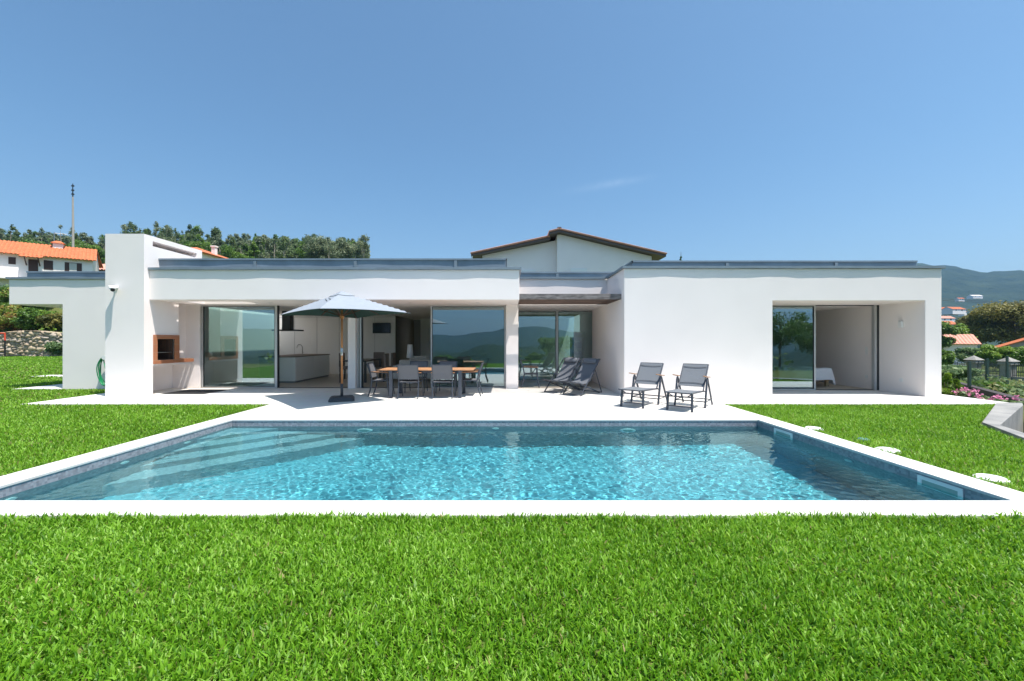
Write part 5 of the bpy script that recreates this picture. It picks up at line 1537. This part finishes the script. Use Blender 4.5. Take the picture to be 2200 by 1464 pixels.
# parked car
car = thing('parked_car', 'silver car parked in the lane behind the left granite pillar', 'car', (45.6, 43.5, gz(45.6, 43.5)-0.2), R(12))
b = MB(); prof = [(-2.1, 0.30), (2.1, 0.30), (2.15, 0.62), (1.9, 0.84), (1.05, 0.95), (-1.35, 0.98), (-2.05, 0.92), (-2.15, 0.6)]
b.prism_y(prof, -0.85, 0.85); b.build('body', M['silver_car'], car, bevel=0.07, seg=3)
b = MB(); vs = []
for y_, k in ((-0.78, 0), (0.78, 0)):
    vs += [(-1.55, y_, 0.96), (1.15, y_, 0.95), (0.45, y_*0.82, 1.44), (-1.05, y_*0.82, 1.46)]
b.add(vs, [(0,1,2,3), (7,6,5,4), (0,4,5,1), (1,5,6,2), (2,6,7,3), (3,7,4,0)]); b.build('cabin', M['silver_car'], car, bevel=0.05)
for s_ in (-1, 1):
    b = MB(); f = lambda x, z: (x, s_*(0.78-0.14*(z-0.96)/0.5+0.012), z)
    q = [f(-1.3, 1.02), f(0.95, 1.02), f(0.42, 1.36), f(-1.0, 1.38)]
    b.add(q + [(p[0], p[1]-s_*0.05, p[2]) for p in q], [(0,1,2,3), (0,1,5,4), (1,2,6,5), (2,3,7,6), (3,0,4,7)]); b.build('side_window', M['pane_dark'], car)
    for x in (-1.3, 1.35):
        b = MB(); b.tube([(x, s_*0.68, 0.31), (x, s_*0.88, 0.31)], 0.31, 18); wh_ = b.build('wheel', M['black'], car)
        b = MB(); b.tube([(x, s_*0.881, 0.31), (x, s_*0.895, 0.31)], 0.19, 14); b.build('rim', M['steel'], wh_)
b = MB(); b.add([(1.10, -0.7, 1.0), (1.10, 0.7, 1.0), (0.5, 0.58, 1.4), (0.5, -0.58, 1.4)], [(0,1,2,3)]); b.v = [(p[0]+0.03, p[1], p[2]+0.02) for p in b.v]; b.build('windscreen', M['pane_dark'], car)

# trees and houses to the right
def rtree(name, label, px, ytop, ybot, wpx, D, kind, cols, seed, group=None, leaf=0.25, dens=1.5):
    x, y = at(px, D); zg = gz(x, y); zt = 1.5+(732-ytop)*D/890; zb_ = 1.5+(732-ybot)*D/890
    Ht = zt-zg
    return tree(name, label, 'tree', (x, y, zg), Ht, wpx*D/890, min(Ht*0.93, zt-zb_), kind, cols, seed, leaf=leaf, dens=dens, group=group)
rtree('magnolia_tree', 'big dark olive evergreen tree at the right edge with glossy clumped leaves', 2182, 636, 768, 172, 72, 'round', OLIVE, 81, leaf=0.30, dens=4.5)
rtree('magnolia_tree', 'smaller dark olive evergreen left of the big one at the right edge', 2108, 662, 752, 92, 76, 'round', OLIVE, 82, leaf=0.30, dens=2.4)
rtree('leafy_tree', 'yellow green tree right of the villa corner before the dark evergreens', 2056, 690, 752, 60, 66, 'round', BRIGHT, 83, dens=1.8)
rtree('leafy_tree', 'deep green tree directly beside the villa corner above the pink roof', 2024, 685, 760, 48, 60, 'round', MID, 84, dens=1.8)
GR = 'round clipped trees by the lane'
rtree('clipped_tree', 'bright green round tree behind the right granite pillar', 2138, 739, 806, 62, 44, 'round', BRIGHT, 85, GR, 0.16, 2.2)
rtree('clipped_tree', 'bright green round tree at the right edge behind the railing', 2196, 742, 812, 66, 43, 'round', BRIGHT, 86, GR, 0.16, 2.2)
rtree('clipped_tree', 'bluish green round tree above the parked car', 2082, 742, 782, 56, 50, 'round', BLUISH, 87, GR, 0.17, 2.0)
rtree('leafy_tree', 'fresh green small tree against the villa corner left of the parked car', 2026, 748, 800, 40, 38, 'round', MID, 88, None, 0.14, 2.0)
x, y = at(2034, 62)
simple_house('tiled_house', 'low white house with pinkish tiled roof just right of the villa corner', x-1.2, y, 6.5, 5, gz(x, y), 1.1, 2.35, R(-32), roof='tile_pale')
x, y = at(2196, 60)
simple_house('tiled_house', 'grey white gabled house with orange roof before the big dark evergreen', x+2.0, y-1.0, 9.0, 7, gz(x, y), 0.45, 2.5, R(-46), wall='granite', gable_front=True)
for i, (px, yy, D, w, rot, lab, roof) in enumerate(((2048, 663, 380, 15, 10, 'distant villa with orange roof, widest on the far village slope', 'tile_roof'),
        (2024, 662, 390, 9, -20, 'distant house with orange roof hard against the villa corner', 'tile_roof'), (2026, 682, 330, 12, 5, 'distant ochre roofed house lowest on the far slope beside the villa corner', 'tile_pale'),
        (2062, 641, 640, 9, 0, 'tiny distant orange roofed house high on the far slope', 'tile_roof'), (2094, 636, 760, 18, 0, 'distant flat white building at the top of the far slope', 'plaster'),
        (2030, 693, 200, 9, 15, 'orange roofed house above the green tree beside the villa corner', 'tile_roof'), (2068, 668, 420, 7, 30, 'small distant pale house right of the widest far villa', 'tile_pale'))):
    x, y = at(px, D); z = 1.5+(732-yy)*D/890; zg = max(gz(x, y)-0.5, z-3.6); z = zg+3.2
    simple_house('distant_house', lab, x, y, w, w*0.6, zg, z-0.6, z+w*0.11, R(rot), roof=roof, wins=((-w*0.25, z-zg-2.2, 1.2, 1.3), (w*0.2, z-zg-2.2, 1.2, 1.3)))
# trees on the far slope: one mass
rng = np.random.default_rng(91)
bl = []
for k in range(260):
    az = R(rng.uniform(44.5, 52)); r_ = rng.uniform(250, 900); x, y = r_*math.sin(az), r_*math.cos(az)
    s_ = rng.uniform(2, 4.5)
    bl.append((x, y, gz(x, y)+s_*0.6, s_, s_, s_*1.1, 60))
V, C = blob_leaves(bl, rng, 0.9, DARK+[(0.07, 0.11, 0.03)])
tag(quads_mesh('slope_trees', V, M['leaf'], C), 'scattered trees on the distant village slope', 'trees', kind='stuff')
pc = thing('power_cable', 'thin sagging overhead power cables crossing the right background', 'power cable', (50, 60, 8))
for dz, sag in ((0.0, 0.5), (0.55, 0.9)):
    b = MB(); p, q = Vector((50, 62, 8.6+dz)), Vector((92, 58, 6.2+dz*1.2))
    b.tube([p.lerp(q, k/14) - Vector((0, 0, sag*4*(k/14)*(1-k/14))) for k in range(15)], 0.022, 5); b.build('cable', M['iron'], pc, world=True)

# flower bed and garden bushes on the right
def oleander(x, y, w, h_, seed, label, flowers=True):
    t = shrub('oleander_shrub', label, x, y, w, h_, BLUISH, seed, 0.05, 'flowering shrubs by the boundary wall', 0.55, z=gz(x, y))
    if flowers:
        rng = np.random.default_rng(seed+500)
        pc_ = rng.normal(size=(4, 3))*np.array([w*0.28, w*0.28, h_*0.08]) + np.array([0, 0, h_*0.92])
        for c in pc_:
            n = 16; P = c + rng.normal(size=(n, 3))*0.035; N = rng.normal(size=(n, 3))+np.array([0, -0.6, 0.8]); N /= np.linalg.norm(N, axis=1, keepdims=True)
            
            o = quads_mesh('flower', leaf_quads(P, N, np.full(n, 0.032), np.full(n, 0.026), rng), M['petal'], np.repeat(np.array([(0.72, 0.26, 0.42)])*rng.uniform(0.75, 1.2, (n, 1)), 4, 0)); o.parent = t
def on_px(px, D, ytop):
    x, y = at(px, D); zg = gz(x, y); return x, y, max(0.25, 1.5+(732-ytop)*D/890-zg)
for i, (px, D, yt, w, lab) in enumerate(((2072, 12.3, 839, 0.55, 'pink flowering oleander nearest the villa corner'), (2092, 12.1, 845, 0.5, 'pink flowering oleander second from the villa corner'),
                                        (2134, 11.2, 850, 0.55, 'pink flowering oleander in the middle of the flower bed'), (2178, 10.5, 858, 0.6, 'pink flowering oleander nearest the concrete light well'))):
    x, y, h_ = on_px(px, D, yt); oleander(x, y, w, h_, 120+i, lab)
GP = 'bushes in the garden right of the villa'
for i, (px, D, yt, w, cols, kind, lab) in enumerate((
    (2036, 12.7, 806, 0.6, BRIGHT, 'cone', 'upright yellow green conifer bush right beside the villa corner'),
    (2054, 13.2, 818, 0.5, BRIGHT, 'cone', 'smaller yellow green conifer bush between the villa corner and the flowers'),
    (2036, 17.8, 784, 1.9, BLUISH, 'round', 'large bluish green bush by the villa corner below the parked car'),
    (2066, 19.2, 794, 1.6, BLUISH, 'round', 'bluish green bush left of the first green fence post'),
    (2122, 16.4, 815, 1.6, MID, 'round', 'wild green bush right of the first green fence post'),
    (2186, 15.8, 822, 1.8, BLUISH, 'round', 'wild greyish bush at the right edge of the photo below the railing'),
    (2106, 20.5, 808, 1.5, OLIVE+[(0.3, 0.22, 0.08)], 'round', 'dry yellowish bush below the left granite pillar'))):
    x, y, h_ = on_px(px, D, yt)
    shrub('garden_bush', lab, x, y, w, h_, cols, 131+i, 0.06 if D < 14 else 0.08, GP, 1.8, kind, cat='bush')
rng = np.random.default_rng(140)
bl = []
for k in range(340):
    y = rng.uniform(10, 32); s_ = rng.uniform(0.6, 14); x = 13.3 + (y-10.7)*0.711 + s_
    r_ = rng.uniform(0.22, 0.5)
    bl.append((x, y, gz(x, y)+r_*0.4, r_, r_, r_*0.9, 46))
V, C = blob_leaves(bl, rng, 0.075, [(0.09, 0.15, 0.05), (0.16, 0.22, 0.08), (0.25, 0.25, 0.10)])
tag(quads_mesh('wild_plants', V, M['leaf'], C), 'wild low plants covering the garden beyond the boundary wall', 'undergrowth', kind='stuff')
rng = np.random.default_rng(141)
bl = []
for k in range(70):
    y = rng.uniform(9.95, 13.2); x = rng.uniform(12.15, 13.3 + (y-10.7)*0.711 - 0.1)
    r_ = rng.uniform(0.08, 0.18); bl.append((x, y, -0.43+r_*0.5, r_, r_, r_, 34))
V, C = blob_leaves(bl, rng, 0.045, MID)
tag(quads_mesh('bed_plants', V, M['leaf'], C), 'low green plants between the paving and the dark boundary wall', 'undergrowth', kind='stuff')

# ------------------------------------------------------------------ what stands behind the camera and shows in the glass
GK = 'garden trees below the lawn behind the viewer'
for i, (x, y, zt, w, lab) in enumerate(((4.0, -5.0, 2.2, 3.2, 'round green tree below the front lawn, mirrored in the recess glass'), (2.2, -4.2, 0.5, 1.6, 'small green tree below the front lawn, mirrored beside the pillar'),
                                        (21.6, -8, 4.3, 5.0, 'tall leafy tree below the front lawn, mirrored in the bedroom glass'), (25.4, -9, 3.4, 4.5, 'second leafy tree below the front lawn, mirrored in the bedroom glass'),
                                        (-6.5, -16, 0.2, 3.5, 'low tree down the slope mirrored in the kitchen glass'))):
    zg = gz(x, y)
    tree('garden_tree', lab, 'tree', (x, y, zg), zt-zg, w, (zt-zg)*0.75, 'round', MID, 150+i, leaf=0.14, dens=1.3, group=GK)
rng = np.random.default_rng(160)
bl = []
for k in range(260):
    y = rng.uniform(-60, -3); x = rng.uniform(-40, 40); r_ = rng.uniform(0.5, 1.6)
    bl.append((x, y, gz(x, y)+r_*0.4, r_, r_, r_, 40))
V, C = blob_leaves(bl, rng, 0.22, MID+DARK)
tag(quads_mesh('valley_scrub', V, M['leaf'], C), 'scrub on the slope falling away in front of the lawn', 'undergrowth', kind='stuff')

# ------------------------------------------------------------------ lawn
def blades(x, y, z, L, W, rng, flat=0.5):
    n = len(x)
    ph = rng.uniform(0, 2*math.pi, n)
    dx, dy = np.cos(ph), np.sin(ph)
    lean0 = np.abs(rng.normal(0.45, 0.3, n)); lean1 = np.clip(lean0 + rng.uniform(0.2, 1.0, n)*flat*1.6, 0, 1.75)
    l1 = L*0.55; l2 = L*0.45
    h1, v1 = l1*np.sin(lean0), l1*np.cos(lean0)
    h2, v2 = h1+l2*np.sin(lean1), v1+l2*np.cos(lean1)
    tw = ph + math.pi/2 + rng.normal(0, 0.5, n); wx, wy = np.cos(tw)*W/2, np.sin(tw)*W/2
    tw2 = tw + rng.normal(0, 0.5, n); mx, my = np.cos(tw2)*W*0.55, np.sin(tw2)*W*0.55
    P = np.empty((n, 5, 3))
    P[:, 0] = np.stack([x-wx, y-wy, z], -1); P[:, 1] = np.stack([x+wx, y+wy, z], -1)
    P[:, 2] = np.stack([x+dx*h1+mx, y+dy*h1+my, z+v1], -1); P[:, 3] = np.stack([x+dx*h1-mx, y+dy*h1-my, z+v1], -1)
    P[:, 4] = np.stack([x+dx*h2, y+dy*h2, z+np.maximum(v2, 0.004)], -1)
    return P.reshape(-1, 3)
GC = np.array([(0.048, 0.148, 0.006), (0.110, 0.270, 0.010), (0.195, 0.40, 0.024), (0.33, 0.53, 0.10)])
def patch_noise(x, y):
    return 0.5+0.22*np.sin(x*1.1+1.7*np.sin(y*1.3+0.6*x))*np.sin(y*1.9+1.4*np.sin(x*0.7)) + 0.16*np.sin(x*5.1+2*np.sin(y*3.7))*np.sin(y*4.3+1.0) + 0.16*np.sin(x*13.0+3*np.sin(y*7))*np.sin(y*11+2*np.sin(x*6))
def make_lawn(name, label, areas, seed):
    rng = np.random.default_rng(seed)
    VV, CC = [], []
    for (x0, x1, y0, y1, dens, L, W, test) in areas:
        n = int((x1-x0)*(y1-y0)*dens)
        x = rng.uniform(x0, x1, n); y = rng.uniform(y0, y1, n)
        k = test(x, y); x, y = x[k], y[k]; n = len(x)
        if n == 0: continue
        pn = patch_noise(x, y)
        l = L*rng.uniform(0.55, 1.25, n)*(0.85+0.3*pn)*(1 + 0.45*sm(3.38, 3.52, y)*(y < 3.6)*(0.75+0.5*np.sin(x*2.3+1)*np.sin(x*0.9)))
        z = np.full(n, -0.03)
        VV.append(blades(x, y, z, l, W*rng.uniform(0.6, 1.25, n), rng))
        f = np.clip(0.25+0.45*pn + rng.normal(0, 0.25, n), 0, 0.999)*3
        i0 = f.astype(int); w = (f-i0)[:, None]
        c = GC[i0]*(1-w)+GC[i0+1]*w
        dry = rng.random(n) < 0.006
        c[dry] = np.array([0.36, 0.31, 0.13])
        CC.append(np.repeat(c, 5, 0))
    V = np.concatenate(VV); C = np.concatenate(CC); n = len(V)//5
    base = np.arange(n)[:, None]*5
    quad = base + np.array([[0, 1, 2, 3]]); tri = base + np.array([[3, 2, 4]])
    loops = np.concatenate([quad, tri], 1).ravel()
    starts = (np.arange(n)[:, None]*7 + np.array([[0, 4]])).ravel()
    o = np_mesh(name, V, loops, starts, M['grass'], C)
    tag(o, label, 'grass', kind='stuff')
    return n
dist = lambda x, y: np.hypot(x, y)
nopit = lambda x, y: ~in_poly(x, y, [(11.55, 9.80), (8.5, 7.48), (7.74, 6.26), (6.35, 3.2), (6.0, 0), (30, 0), (30, 12), (12.1, 9.8)])
fr = lambda lo, hi: (lambda x, y: (dist(x, y) >= lo) & (dist(x, y) < hi) & nopit(x, y) & (y < 3.548 + 0.012*np.sin(x*3) + 0.01*np.sin(x*9)))
n1 = make_lawn('front_lawn', 'thick green lawn in the foreground before the pool', [
    (-4.5, 4.5, -0.5, 3.6, 9000, 0.056, 0.0095, fr(0, 3.3)), (-6.2, 6.2, -0.5, 3.6, 6500, 0.056, 0.0100, fr(3.3, 5.2)), (-14, 8, -0.6, 3.6, 3000, 0.056, 0.0120, fr(5.2, 16))], 201)
lf = lambda lo, hi: (lambda x, y: (dist(x, y) >= lo) & (dist(x, y) < hi) & (x < CX0+0.01))
nopath = lambda x, y: ~((x > -15.4) & (y > 12.85)) & ~((x > -11.5) & (y > 9.76)) & ~((x > -20.1) & (x < -15.65) & (y > 17.45) & (y < 18.2)) & ~((x > -15.5) & (y > 12.9))
n2 = make_lawn('side_lawn', 'wide green lawn left of the pool reaching to the stone wall', [
    (-14, -5.6, 3.55, 9.77, 2600, 0.062, 0.0095, lf(0, 9)), (-16, -5.6, 3.55, 9.77, 1700, 0.062, 0.012, lf(9, 14)), (-26, -5.6, 3.55, 9.77, 700, 0.065, 0.017, lf(14, 40)),
    (-30, -11.5, 9.77, 16, 520, 0.06, 0.019, nopath), (-48, -13.95, 16, 39.6, 85, 0.07, 0.05, nopath)], 202)
n3 = make_lawn('terrace_lawn', 'triangular green lawn right of the pool below the bedroom terrace', [
    (5.07, 12, 3.55, 9.77, 2700, 0.062, 0.0095, lambda x, y: nopit(x, y) & (np.hypot(x-5.25, y-7.12) > 0.115) & (np.hypot(x-5.24, y-5.72) > 0.06) & (np.hypot(x-5.30, y-4.55) > 0.115))], 203)

# ------------------------------------------------------------------ haze
b = MB(); b.box(-6600, 6600, -6600, 6600, -150, 430)
m = bpy.data.materials.new('pale_haze'); m.use_nodes = True; nt = m.node_tree; nt.nodes.clear()
o_ = nt.nodes.new('ShaderNodeOutputMaterial'); pv = nt.nodes.new('ShaderNodeVolumePrincipled')
pv.inputs['Color'].default_value = (0.40, 0.67, 1.0, 1); pv.inputs['Density'].default_value = 0.00018; pv.inputs['Anisotropy'].default_value = 0.35
nt.links.new(pv.outputs[0], o_.inputs['Volume'])
tag(b.build('haze', m), 'pale blue summer haze over the valley', 'haze', kind='stuff')
